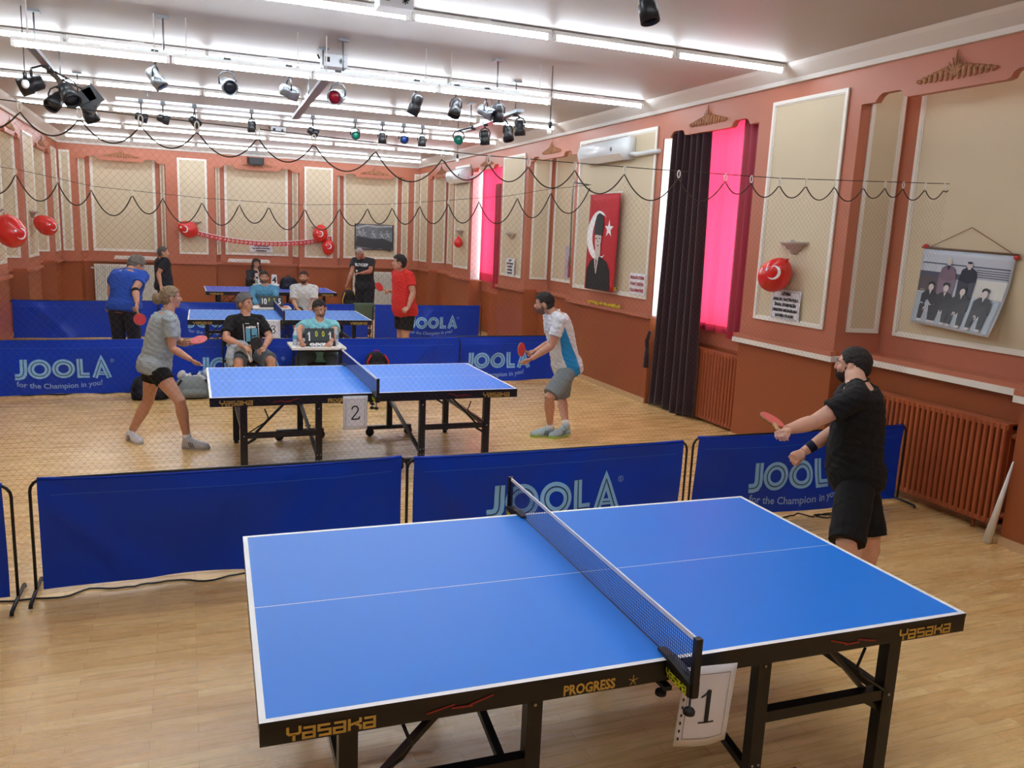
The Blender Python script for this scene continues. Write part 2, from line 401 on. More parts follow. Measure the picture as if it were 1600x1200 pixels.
# baseboards
for PM, feats, nm, lo, hi in ((PR, featR, 'baseboard_right', YB, YF), (PL, featL, 'baseboard_left', YB, YF), (PF, featF, 'baseboard_far', XL, XR+0.3)):
    mb = MB(); cur = lo
    def bb(a, b, d):
        vs = [PM(a,d,0),PM(b,d,0),PM(b,d-0.02,0),PM(a,d-0.02,0),PM(a,d,0.07),PM(b,d,0.07),PM(b,d-0.015,0.07),PM(a,d-0.015,0.07)]
        mb.add(vs, [(0,3,2,1),(4,5,6,7),(0,1,5,4),(1,2,6,5),(2,3,7,6),(3,0,4,7)])
    for a, b, k in feats + [(hi, hi, None)]:
        bb(cur, a, 0)
        if k: bb(a+0.03, b-0.03, 0.28)
        cur = b
    struct(mb, nm, base_m)

# windows of the right wall: frame, glass
for n, (a, b) in enumerate(((4.6, 6.42), (12.38, 14.07))):
    x = XR+0.47; mb = MB()
    for y in (a, (a+b)/2-0.03, b-0.07): mb.box((x, y, 1.15), (x+0.06, y+0.07, 3.65))
    for z in (1.15, 2.85, 3.57): mb.box((x+0.005, a, z), (x+0.055, b, z+0.07))
    wf = struct(mb, 'window_%d' % (n+1), white_mould)
    mb = MB(); mb.box((x+0.025, a+0.01, 1.17), (x+0.031, b-0.01, 3.6)); mb.build('pane', glass_m, wf)

for a, b in ((4.55, 6.47), (12.33, 14.12)):
    mb = MB(); mb.add([PR(b-0.012, 0.01, 1.2), PR(b-0.055, 0.44, 1.2), PR(b-0.055, 0.44, 3.62), PR(b-0.012, 0.01, 3.62)], [(0,1,2,3)]); trim(mb, white_m)
# ---------------- curtains ----------------
def curtain_mesh(y0, y1, z0, z1, x, amp, folds, taper=0.0, thick=0.006, ph=0.0, hem=None, nz=24, sway=0.0, fall=None):
    mb = MB(); ny = folds*10; g = []
    for j in range(nz+1):
        t = j/nz; z = z0+(z1-z0)*t
        row = []
        for i in range(ny+1):
            s = i/ny; yy = y0+(y1-y0)*s; c = (y0+y1)/2; yy = c+(yy-c)*(1-taper*t)+sway*(1-t)
            a = amp*(0.75+0.25*math.sin(3*s+ph))*(1.15-0.35*t)
            xx = x + a*math.sin(2*PI*folds*s+ph+0.5*math.sin(3*t+ph)) + a*0.35*math.sin(4.3*PI*folds*s*0.37+ph*2)
            zz = z
            if fall and j < 3: zz = z + fall*math.sin(s*9+1)*(1-j/3)
            row.append((xx, yy, zz))
        g.append(row)
    vs = [p for r in g for p in r]; n1 = ny+1
    for off in (0,):
        fs = []; mi = []
        for j in range(nz):
            for i in range(ny):
                fs.append((j*n1+i, j*n1+i+1, (j+1)*n1+i+1, (j+1)*n1+i))
        o = len(mb.v); mb.v += vs
        for q, f in enumerate(fs):
            j = q//ny; i = q % ny
            mb.f.append(tuple(k+o for k in f)); mb.sm.append(True)
            mb.mi.append(1 if hem and (z0+(z1-z0)*(j+0.5)/nz < z0+hem[0] or (len(hem) > 1 and hem[1](i/ny))) else 0)
    return mb
def solid(o, t):
    m = o.modifiers.new('thickness', 'SOLIDIFY'); m.thickness = t; m.offset = 0
cu = curtain_mesh(5.42, 6.42, 0.02, 3.72, XR+0.06, 0.045, 6, taper=0.20, sway=0.0, fall=0.02).build('velvet_curtain', velvet)
tag(cu, 'dark maroon velvet stage curtain hanging to the floor beside the bright window', 'curtain'); solid(cu, 0.006)
mb = MB(); mb.tube([(XR+0.0, 6.46, 1.0), (XR-0.01, 6.5, 0.86), (XR-0.005, 6.49, 0.75)], [0.02, 0.035, 0.03], 8); mb.tube([(XR-0.005, 6.49, 0.75), (XR-0.005, 6.49, 0.5)], [0.03, 0.045], 10)
mb.build('tassel', velvet, cu)
c1 = curtain_mesh(4.66, 5.76, 1.13, 3.72, XR+0.22, 0.022, 5, hem=(0.12,), nz=30).build('sheer_curtain', [sheer_red, hem_red])
tag(c1, 'bright pinkish red sheer curtain next to the maroon velvet', 'curtain')
c2 = curtain_mesh(4.62, 4.98, 1.10, 3.72, XR+0.13, 0.03, 3, hem=(0.12,), nz=30, ph=1.3).build('satin_drape', [satin_red, hem_red])
tag(c2, 'darker red satin drape overlapping the sheer curtain at its right edge', 'curtain')
c3 = curtain_mesh(12.4, 14.02, 1.2, 3.72, XR+0.2, 0.035, 9, hem=(0.2,), nz=30, ph=0.4).build('sheer_curtain', [sheer_red, hem_red])
tag(c3, 'red sheer curtain with dark sequined hem in the far window', 'curtain')
c4 = curtain_mesh(12.36, 12.95, 1.1, 3.2, XR+0.1, 0.03, 3, hem=(0.2,), nz=30, ph=0.9).build('satin_drape', [satin_red, hem_red])
tag(c4, 'short darker red drape over the right side of the far red curtain', 'curtain')

# ---------------- radiators ----------------
def radiator(label, PM, a, b, d0, d1, z0, z1, pitch, mat_, cover=False, cat='radiator', group=None):
    t = thing('radiator', label, cat, PM((a+b)/2, (d0+d1)/2, 0), group=group)
    inv = Matrix.Translation(-t.location)
    def W(u, d, z): return inv @ Vector(PM(u, d, z))
    fins = MB(); n = max(4, int(round((b-a)/pitch)))
    for i in range(n):
        u = a+(b-a)*(i+0.5)/n; w = (b-a)/n*0.62
        vs = [W(u-w/2,d1,z0),W(u+w/2,d1,z0),W(u+w/2,d0+0.012,z0),W(u+w/3.2,d0,z0),W(u-w/3.2,d0,z0),W(u-w/2,d0+0.012,z0)]
        vt = [W(u-w/2,d1,z1),W(u+w/2,d1,z1),W(u+w/2,d0+0.012,z1),W(u+w/3.2,d0,z1),W(u-w/3.2,d0,z1),W(u-w/2,d0+0.012,z1)]
        fins.rings([vs, vt], smooth=False)
    fins.build('fins', mat_, t)
    top = MB()
    for za, zb in ((z1-0.035, z1+0.012), (z0-0.012, z0+0.03)):
        vs = [W(a,d0+0.01,za),W(b,d0+0.01,za),W(b,d1,za),W(a,d1,za),W(a,d0+0.01,zb),W(b,d0+0.01,zb),W(b,d1,zb),W(a,d1,zb)]
        top.add(vs, [(0,3,2,1),(4,5,6,7),(0,1,5,4),(1,2,6,5),(2,3,7,6),(3,0,4,7)])
    vs = [W(a,(d0+d1)/2,z0),W(b,(d0+d1)/2,z0),W(b,d1,z0),W(a,d1,z0),W(a,(d0+d1)/2,z1),W(b,(d0+d1)/2,z1),W(b,d1,z1),W(a,d1,z1)]
    top.add(vs, [(0,3,2,1),(4,5,6,7),(0,1,5,4),(1,2,6,5),(2,3,7,6),(3,0,4,7)])
    top.build('body', mat_, t)
    if not cover:
        for s, zz in ((a, z1-0.08), (a, z0+0.08)):
            pp = MB(); pp.tube([W(s+0.02, (d0+d1)/2, zz), W(s-0.07, (d0+d1)/2, zz), W(s-0.07, d1+0.1, zz)], 0.013, 8); pp.tube([W(s-0.02, (d0+d1)/2, zz), W(s-0.05, (d0+d1)/2, zz)], 0.024, 8); pp.build('pipe', mat_, t)
        ft = MB()
        for q in (0.15, 0.85): ft.tube([W(a+(b-a)*q, (d0+d1)/2, 0), W(a+(b-a)*q, (d0+d1)/2, z0)], 0.014, 8)
        ft.build('foot', mat_, t)
    return t
radiator('large terracotta painted column radiator in the recess behind the man in black', PR, 1.30, 2.72, 0.10, 0.22, 0.10, 0.90, 0.055, radiator_m)
radiator('terracotta slatted radiator below the pink sheer curtain', PR, 4.68, 5.75, 0.14, 0.24, 0.05, 0.90, 0.062, radiator_m, cover=True)
radiator('terracotta radiator low under the far red window curtain', PR, 12.45, 13.3, 0.16, 0.24, 0.05, 0.98, 0.07, radiator_m, cover=True)
radiator('white ribbed radiator behind the man in the blue shirt', PF, -3.6, -2.25, 0.06, 0.16, 0.10, 1.10, 0.045, white_rad)
radiator('white ribbed radiator behind the red shirted player', PF, 2.5, 3.75, 0.06, 0.16, 0.10, 1.07, 0.045, white_rad)
for a, b, l in ((-3.15,-2.2,'slim white wall batten above the left white radiator'), (-0.62,0.38,'slim white wall batten under the far notice and flag bunting')):
    mb = MB(); mb.box((a, YF-0.06, 1.245), (b, YF-0.005, 1.29)); mb.box((a+0.02, YF-0.075, 1.285), (b-0.02, YF-0.015, 1.325))
    tag(mb.build('wall_batten', white_m), l, 'light fitting')
mb = MB(); mb.tube([(4.16, 1.21, 0.005), (4.205, 1.13, 0.67)], [0.035, 0.006], 12)
tag(mb.build('paper_roll', white_m), 'white rolled paper cone leaning on the wall beside the near radiator', 'paper roll')

# =====================================================================
# CEILING LIGHTS, SPOTS, AIR CONDITIONERS
# =====================================================================
def tube_light(x, y, z, L, label, drop=None):
    t = thing('fluorescent_light', label, 'ceiling light', (x, y, z))
    b = MB(); b.box((-L/2, -0.035, 0.012), (L/2, 0.035, 0.045)); b.box((-0.06, -0.03, 0.04), (0.06, 0.03, HCEIL-z if not drop else 0.06)); b.build('batten', white_m, t)
    g = MB(); g.tube([(-L/2+0.02, 0, -0.012), (L/2-0.02, 0, -0.012)], 0.019, 10); g.build('tube', tube_m, t)
    for s in (-1, 1):
        c = MB(); c.box((-0.015, -0.022, -0.035), (0.015, 0.022, 0.02), at=(s*(L/2-0.012), 0, 0)); c.build('end_cap', white_m, t)
    if drop:
        for s in (-0.4, 0.4):
            c = MB(); c.tube([(s*L, 0, 0.04), (s*L, 0, HCEIL-z)], 0.006, 6); c.build('drop_rod', white_m, t)
    return t
rows = [(-3.9, 'unseen row added behind the camera'), (-1.35, 'unseen row added over the camera'), (1.30, 'unseen row added above the near table'), (3.95, 'ceiling row nearest the camera'), (6.66, 'second ceiling row'), (9.40, 'third ceiling row'), (12.08, 'fourth ceiling row'), (14.75, 'fifth ceiling row'), (17.5, 'ceiling row nearest the far wall')]  # first three rows are out of view, added at bay spacing to brighten the foreground
for y, nm in rows:
    n = 6; x1 = 4.0; Lr = (x1 + (3.95 if y > 6 else 3.6))/n
    for i in range(n):
        if y < 2 and i in (0, 5): continue
        tube_light(x1 - Lr*(i+0.5), y, 3.915, Lr-0.03, 'white fluorescent tube, %s from the right in the %s' % (ORD[i], nm))
for i in range(4):
    tube_light(-2.88 + 1.24*(i+0.5), 5.29, 3.60, 1.22, 'bright fluorescent tube hung on rods below the ceiling, %s from the left' % ORD[i], drop=True)

# rails that carry the stage spots
def rail(a, b, label, w=0.05):
    t = thing('lighting_rail', label, 'lighting rail', a); d = Vector(b)-Vector(a)
    m = MB(); m.bar((0,0,0), d, w, 0.035); m.build('rail', spot_silver, t)
    for q in (0.08, 0.5, 0.92):
        m = MB(); p = d*q; m.tube([p, (p.x, p.y, HCEIL-a[2])], 0.008, 6); m.box((p.x-0.05, p.y-0.05, HCEIL-a[2]-0.02), (p.x+0.05, p.y+0.05, HCEIL-a[2])); m.build('hanger', spot_silver, t)
rail((-2.76, 5.45, 3.62), (-2.78, 9.4, 3.62), 'silver lighting rail running away near the left end of the hall ceiling', 0.07)
rail((-0.22, 5.6, 3.64), (-0.13, 8.9, 3.64), 'silver lighting rail running away at the middle of the ceiling', 0.09)
rail((2.18, 8.4, 3.62), (2.10, 6.2, 3.62), 'silver lighting rail over the right side of the hall', 0.09)
rail((-2.4, 9.85, 3.80), (2.6, 9.85, 3.80), 'thin crosswise pipe carrying the far line of small spots')
rail((-2.0, 5.36, 3.66), (1.8, 5.36, 3.66), 'thin crosswise pipe carrying the near line of stage spots')

lens_m = {}
def spot(p, aim, L, R, body, lens, label, top=None, group=None):
    t = thing('stage_spotlight', label, 'spotlight', p, group=group)
    a = Vector(aim).normalized(); q = a.to_track_quat('Z', 'Y').to_matrix().to_4x4()
    L *= 0.85; R *= 0.85; c = MB(); c.lathe([(R*0.55,-L*0.5),(R*0.8,-L*0.42),(R*0.85,-L*0.1),(R*0.82,0.0),(R*0.98,L*0.06),(R,L*0.5),(R*0.9,L*0.5),(R*0.86,L*0.40),(0.001,L*0.38)], 16, M4=q); c.build('can', body, t)
    l = MB(); l.lathe([(0.001,L*0.39),(R*0.84,L*0.39),(R*0.84,L*0.41),(0.001,L*0.41)], 14, M4=q); l.build('lens', lens, t)
    y = MB(); side = a.cross(Vector((0,0,1))); side = side.normalized() if side.length > .1 else Vector((1,0,0)); top = top or (Vector(p)+Vector((0,0,R*2.0+0.05)))
    tp = Vector(top)-Vector(p); pts = [side*(R*1.05)*s + Vector((0,0,h)) for s, h in ((1,0),(1.05,R*0.9),(0.7,R*1.5),(0,R*1.75),(-0.7,R*1.5),(-1.05,R*0.9),(-1,0))]
    y.tube(pts, 0.008, 6); y.tube([(0,0,R*1.75), tp], 0.01, 6); y.box((tp.x-0.03, tp.y-0.03, tp.z-0.035), (tp.x+0.03, tp.y+0.03, tp.z+0.02)); y.build('yoke', spot_black, t)
    return t
dark_lens = mat('lens_dark', (40, 44, 52), 0.15); green_lens = mat('gel_green', (20, 120, 96), 0.2); red_lens = mat('gel_red', (150, 20, 40), 0.2); blue_lens = mat('gel_blue', (20, 60, 130), 0.2)
near = [(-1.77, (0.55,-0.2,-0.8), .22,.075, spot_silver, dark_lens, 'silver stage spot tilted right, leftmost of the near line'),
        (-1.16, (0.25,-0.85,-0.35), .2,.085, spot_silver, dark_lens, 'silver stage spot facing the camera, second of the near line'),
        (-0.61, (0.95,0.2,-0.25), .2,.08, spot_silver, dark_lens, 'grey stage spot seen side-on, left of the middle rail'),
        (-0.15, (-0.5,-0.8,-0.25), .22,.085, spot_silver, red_lens, 'silver stage spot with a red gel beside the middle rail'),
        (0.63, (-0.3,0.3,-0.9), .24,.075, spot_black, dark_lens, 'black and silver stage spot pointing down, right of the middle rail'),
        (1.05, (-0.3,-0.25,-0.9), .2,.075, spot_black, dark_lens, 'small black stage spot hanging alone below the hung tubes'),
        (1.38, (0.7,-0.5,-0.4), .2,.075, spot_silver, dark_lens, 'silver stage spot paired with a black one at the near right'),
        (1.52, (0.1,0.2,-0.95), .22,.07, spot_black, dark_lens, 'black stage spot paired with a silver one at the near right')]
for x, a, L, R, b, l, lab in near: spot((x, 5.36, 3.44), a, L, R, b, l, lab, top=(x, 5.36, 3.66))
far = [(-2.09,(1,0,-0.25),dark_lens,'leftmost'),(-1.81,(1,0,-0.3),dark_lens,'second from the left'),(-1.40,(0.8,-0.2,-0.7),dark_lens,'third from the left'),(-0.63,(0.1,0.1,-1),dark_lens,'fourth from the left'),
       (0.24,(0.9,0,-0.4),dark_lens,'fifth from the left'),(0.87,(0,-0.95,-0.1),green_lens,'sixth from the left with a green gel'),(1.29,(0.05,0.1,-1),blue_lens,'third from the right'),(1.62,(0,-0.95,-0.1),blue_lens,'second from the right with a blue gel'),(1.92,(0,0.1,-1),dark_lens,'rightmost')]
for x, a, l, lab in far: spot((x, 9.85, 3.58), a, .19, .075, spot_black, l, 'small dark spot under the far crosswise pipe, ' + lab, top=(x, 9.85, 3.80))
for (x,y,z), a, lab in (((-2.9,6.4,3.42),(-0.9,-0.2,-0.4),'black stage spot pointing left on the left rail'), ((-2.62,6.7,3.40),(0.4,-0.6,-0.7),'black stage spot pointing down among the left rail cluster'),
                        ((-2.86,7.7,3.44),(-0.4,-0.6,-0.6),'black stage spot behind the others of the left rail cluster'), ((-2.62,8.6,3.44),(0.4,-0.1,-0.9),'black stage spot at the far end of the left rail')):
    spot((x,y,z), a, .26, .10, spot_black, dark_lens, lab, top=(-2.77, y, 3.62))
fl = thing('floodlight', 'square black floodlight with flaps on the left lighting rail', 'floodlight', (-2.5, 7.3, 3.42))
m = MB(); m.box((-0.1,-0.06,-0.1),(0.1,0.06,0.1), rot=Matrix.Rotation(0.5,3,'Y')); m.build('housing', spot_black, fl)
for s, an in ((1,0.9),(-1,-0.5)):
    m = MB(); m.box((-0.1,-0.005,0),(0.1,0.005,0.13), rot=Matrix.Rotation(an,3,'Y'), at=(0,-0.07,0.02*s)); m.build('flap', spot_black, fl)
m = MB(); m.tube([(0,0,0.1),(-0.2,0,0.18),(-0.27,0,0.2)],0.01,6); m.build('bracket', spot_black, fl)
for (x,y,z), a, l, b, lab in (((1.93,8.0,3.44),(-0.3,-0.9,-0.2),green_lens,spot_silver,'silver spot with a green gel at the far end of the right rail'), ((2.13,7.5,3.44),(0.2,0.2,-0.95),dark_lens,spot_black,'slim black spot next to the green one on the right rail'),
                        ((2.2,6.84,3.43),(0.1,-0.3,-0.95),dark_lens,spot_black,'black spot third along the right rail'), ((2.2,6.45,3.46),(0.15,0.1,-0.97),dark_lens,spot_black,'black spot at the near end of the right rail')):
    spot((x,y,z), a, .21, .08, b, l, lab, top=(2.13, y, 3.62))
t = spot((0.70, 0.98, 3.40), (0.12,-0.25,-0.95), .24, .06, spot_black, dark_lens, 'small black spotlight hanging from the ceiling at the top of the photo', top=(0.70, 0.98, HCEIL))

def bulb(p, label):
    t = thing('hanging_bulb', label, 'light bulb', p)
    m = MB(); m.tube([(0,0,0.09),(0,0,HCEIL-p[2])],0.004,6); m.build('cord', spot_black, t)
    m = MB(); m.lathe([(0.018,0.03),(0.02,0.09),(0.012,0.1)],10); m.build('socket', spot_black, t)
    m = MB(); m.ell((0,0,0),(0.032,0.032,0.04),nu=12,nv=8); m.build('glass', white_m, t)
bulb((-2.84,5.65,3.32),'unlit white bulb on a cord at the left end of the hung tubes'); bulb((2.10,5.32,3.30),'unlit white bulb on a cord at the right end of the hung tubes'); bulb((2.62,10.2,3.36),'unlit white bulb on a cord in front of the far air conditioner')
def conebox(p, label, w=0.26):
    t = thing('smoke_machine_box', label, 'ceiling box', p)
    m = MB(); m.box((-w/2,-0.1,-0.12),(w/2,0.1,0.0)); m.build('case', ac_white, t)
    m = MB()
    for k in range(8): a = k*PI/4; m.tube([(w*0.25,-0.104,-0.06),(w*0.25+0.03*math.cos(a),-0.104,-0.06+0.03*math.sin(a))],0.004,5)
    m.build('fan_grille', spot_black, t)
    m = MB(); m.box((-w*0.4,-0.104,-0.08),(-w*0.22,-0.1,-0.03)); m.build('badge', spot_black, t)
    m = MB(); m.tube([(-w/2-0.02,0,-0.04),(-w/2-0.05,0,0.03),(-w/2-0.04,0,HCEIL-p[2])],0.01,6); m.build('cable', spot_black, t)
for p, l in (((-0.02,3.6,HCEIL),'white ceiling box with a round grille at the top edge of the photo'), ((-0.05,6.2,HCEIL),'white ceiling box with a round grille above the middle of the hung tubes'), ((0.08,13.2,HCEIL),'small white ceiling box between the far light rows')):
    conebox(p, l)
spk = thing('speaker', 'black loudspeaker mounted on the wall above the far middle recess', 'speaker', (0.07, YF-0.02, 3.72))
m = MB(); m.rings([[Vector((s*x, y, z)) for s, x, y, z in ((-1,.16,-.2,-.11),(1,.16,-.2,-.11),(1,.2,0,-.06),(-1,.2,0,-.06))], [Vector((s*x, y, z)) for s, x, y, z in ((-1,.16,-.22,.06),(1,.16,-.22,.06),(1,.2,0,.08),(-1,.2,0,.08))]], smooth=False); m.build('cabinet', spot_black, spk)
m = MB(); m.box((-0.14,-0.226,-0.09),(0.14,-0.212,0.04)); m.build('grille', mat('grille_grey',(52,54,58),0.7), spk)

def aircon(y0, y1, label):
    t = thing('air_conditioner', label, 'air conditioner', (XR, (y0+y1)/2, 3.44)); h = (y1-y0)/2
    prof = [(-0.01,0.14),(-0.12,0.15),(-0.19,0.10),(-0.215,0.0),(-0.19,-0.09),(-0.12,-0.145),(-0.01,-0.15)]
    m = MB(); m.rings([[Vector((x,-h,z)) for x,z in prof],[Vector((x,h,z)) for x,z in prof]], smooth=True); m.build('body', ac_white, t)
    m = MB(); 
    for k in range(10): m.box((-0.115+0.0,-h*0.9+k*h*0.18,0.149),(-0.03,-h*0.9+k*h*0.18+0.09,0.156))
    m.build('intake_grille', spot_black, t)
    m = MB(); m.rings([[Vector((x,-h*0.9,z)) for x,z in ((-0.205,-0.07),(-0.13,-0.15),(-0.125,-0.158),(-0.212,-0.074))],[Vector((x,h*0.9,z)) for x,z in ((-0.205,-0.07),(-0.13,-0.15),(-0.125,-0.158),(-0.212,-0.074))]], smooth=False); m.build('louver', white_m, t)
    m = MB(); m.box((-0.222,-h*0.55,-0.03),(-0.212,-h*0.5,0.02)); m.build('display', spot_black, t)
    return t
t = aircon(7.16, 8.56, 'large white wall air conditioner above the red flag banner')
m = MB(); m.tube([(-0.08,-0.69,-0.08),(-0.06,-0.85,-0.10),(-0.05,-1.3,-0.09),(0.1,-1.36,-0.09)],0.032,10); m.build('pipe', ac_white, t)
t = aircon(14.15, 15.45, 'smaller white wall air conditioner near the far right corner')
m = MB(); m.tube([(-0.08,-0.64,-0.06),(-0.05,-0.8,-0.06),(0.0,-0.9,-0.02)],0.025,8); m.build('pipe', ac_white, t)

# =====================================================================
# TABLES
# =====================================================================
TL, TW, TH = 2.74, 1.525, 0.76
GLY = {'Y': [[(0,1),(0,.52),(.12,.42),(.88,.42),(1,.52),(1,1)],[(.5,.42),(.5,-.12)]],
       'a': [[(0,.78),(.9,.78),(.9,0),(0,0),(0,.38),(.85,.38)]], 's': [[(.95,.78),(0,.78),(0,.4),(.95,.4),(.95,0),(0,0)]],
       'K': [[(0,.9),(0,-.05)],[(.95,.9),(.95,.6),(.1,.42)],[(.55,.45),(.95,.25),(.95,-.05)]]}
def yasaka(mb, to3, x0, width, h, mi=0):
    cw = width/6; x = x0
    for ch in 'YasaKa':
        for st in GLY[ch]: mb.ribbon([(x+p[0]*cw*0.78, p[1]*h) for p in st], h*0.2, to3, mi)
        x += cw
def make_table(name, label, top_m, detail=True):
    t = thing(name, label, 'table tennis table')
    # top with painted lines
    xs = [-TL/2, -TL/2+0.02, -0.0015, 0.0015, TL/2-0.02, TL/2]; ys = [-TW/2, -TW/2+0.02, -0.0015, 0.0015, TW/2-0.02, TW/2]
    mb = MB(); z = TH
    for i in range(5):
        for j in range(5):
            line = i in (0,4) or j in (0,2,4)
            mb.add([(xs[i],ys[j],z),(xs[i+1],ys[j],z),(xs[i+1],ys[j+1],z),(xs[i],ys[j+1],z)], [(0,1,2,3)], 2 if (i == 2 and not line) else 1 if line else 0)
    mb.box((-TL/2,-TW/2,z-0.016),(TL/2,TW/2,z-0.0005), 2)
    mb.build('tabletop', [top_m, white_line, black_metal], t)
    fr = MB(); a = 0.078
    for s in (-1, 1):
        fr.box((-TL/2+0.001, s*(TW/2-0.012)-0.011, z-a), (TL/2-0.001, s*(TW/2-0.012)+0.011, z-0.014))
        fr.box((s*(TL/2-0.012)-0.011, -TW/2+0.02, z-a), (s*(TL/2-0.012)+0.011, TW/2-0.02, z-0.014))
    for x in (-0.02, 0.02, -1.1, 1.1, -0.45, 0.45): fr.box((x-0.015, -TW/2+0.03, z-a+0.01), (x+0.015, TW/2-0.03, z-0.016))
    f = fr.build('apron', black_metal, t)
    for s, yy in ((1, -TW/2-0.0025), (-1, TW/2+0.0025)):
        to3 = lambda u, v, s=s, yy=yy: (u*s, yy, z-a+0.011+v)
        for x0 in (-1.29, 1.03): le = MB(); yasaka(le, to3, x0, 0.27, 0.042); le.build('maker_lettering', gold, f)
        le = MB()
        add_text(le, 'PROGRESS', 0.05, lambda u, v, s=s, yy=yy: ((u-0.31)*s, yy, z-a+0.008+v), bold=0.0018, sx=0.82)
        for k in range(5): an = k*1.25; le.ribbon([(-0.145,0.012),(-0.145+0.018*math.cos(an+.3),0.012+0.02*math.sin(an+.3))], 0.003, to3)
        le.build('model_lettering', gold, f)
        for c, sg in ((-0.78,1), (0.82,-1)):
            le = MB()
            for (x0,y0,x1,y1,ww) in ((-0.09,0.012,0.0,0.03,0.006),(-0.01,0.018,0.06,0.016,0.007),(0.05,0.02,0.13,0.042,0.006)):
                le.ribbon([(c+sg*x0,y0),(c+sg*(x0+x1)/2,(y0+y1)/2),(c+sg*x1,y1)], ww, to3, 0)
            le.build('swoosh_print', red_print, f)
    for s, xx in ((1, TL/2+0.0025), (-1, -TL/2-0.0025)):
        le = MB(); yasaka(le, lambda u, v, s=s, xx=xx: (xx, u*s, z-a+0.011+v), -0.14, 0.28, 0.042); le.build('maker_lettering', gold, f)
    for sx in (-1, 1):
        for sy in (-1, 1):
            y = sy*0.66
            lg = MB(); lg.box((sx*1.10-0.03, y-0.026, 0.03), (sx*1.10+0.03, y+0.026, z-0.03)); l = lg.build('leg', black_metal, t)
            fo = MB(); fo.lathe([(0.022,0.0),(0.026,0.006),(0.022,0.02),(0.012,0.03),(0.012,0.06)], 12, M4=Matrix.Translation((sx*1.10,y,0))); fo.build('foot', black_plastic, l)
            lg = MB(); lg.box((sx*0.47-0.028, y-0.024, 0.10), (sx*0.47+0.028, y+0.024, z-0.03)); l = lg.build('leg', black_metal, t)
            bo = MB()
            for dz in (0.15, 0.20):
                for dx in (-0.014, 0.014): bo.ell((sx*0.47+dx, y+sy*0.026, dz), (0.005,0.003,0.005), nu=8, nv=6)
            bo.ell((sx*0.47, y+sy*0.026, 0.62),(0.006,0.003,0.006), nu=8, nv=6); bo.ell((sx*1.10, y+sy*0.028, 0.40),(0.006,0.003,0.006), nu=8, nv=6)
            bo.build('bolt', steel, l)
            cb = MB(); cb.bar((sx*0.49, y, 0.40), (sx*1.09, y, 0.40), 0.045, 0.045); cb.build('crossbar', black_metal, t)
            br = MB(); br.bar((sx*0.72, y*0.97, z-0.05), (sx*1.0, y*0.97, 0.42), 0.016, 0.036, up=(0,1,0)); br.bar((sx*1.0,y,0.375),(sx*1.075,y,0.33),0.02,0.02); br.build('brace', black_metal, t)
            wb = MB(); wb.box((sx*0.47-0.24, y-0.022, 0.075), (sx*0.47+0.24, y+0.022, 0.115)); b = wb.build('wheel_bar', black_metal, t)
            for dx in (-0.21, 0.21):
                wh = MB(); M4 = Matrix.Translation((sx*0.47+dx, y, 0.045)) @ Matrix.Rotation(PI/2, 4, 'X')
                wh.lathe([(0.012,-0.016),(0.04,-0.014),(0.045,-0.008),(0.045,0.008),(0.04,0.014),(0.012,0.016)], 18, M4=M4)
                wh.box((sx*0.47+dx-0.014, y-0.02, 0.04), (sx*0.47+dx+0.014, y+0.02, 0.08)); wh.build('caster', black_plastic, b)
        ax = MB(); ax.bar((sx*0.47, -0.62, 0.16), (sx*0.47, 0.62, 0.40), 0.03, 0.03); ax.bar((sx*1.1,-0.66,0.40),(sx*1.1,0.66,0.40),0.03,0.04); ax.build('axle_bar', black_metal, t)
        lv = MB(); lv.tube([(sx*1.08,-0.69,0.42),(sx*0.93,-0.7,0.52),(sx*0.90,-0.7,0.56),(sx*0.93,-0.7,0.64)], 0.006, 6); lv.build('release_lever', red_print if False else black_metal, t)
    return t
T = [((0,0), -0.0310), ((-0.039,4.80), -0.003), ((-0.191,10.644), -0.017), ((0.157,16.108), 0.010)]
tt = make_table('table_tennis_table', 'bright blue table tennis table with number 1 hanging at its net, nearest the camera', tab_blue)
tt.rotation_euler.z = T[0][1]
labs = ['blue table tennis table with number 2 sheet, between the woman and the man in white', 'blue table tennis table behind the two seated men, with number 3 sheet', 'violet blue table tennis table standing by the far wall, without a net']
for i in (1, 2, 3):
    c = copy_tree(tt); c.location = (T[i][0][0], T[i][0][1], 0); c.rotation_euler.z = T[i][1]; c['label'] = labs[i-1]
    if i >= 2:
        for ch in c.children:
            if ch.name.startswith('tabletop'): ch.data = ch.data.copy(); ch.data.materials[0] = tab_blue2 if i == 2 else tab_blue3

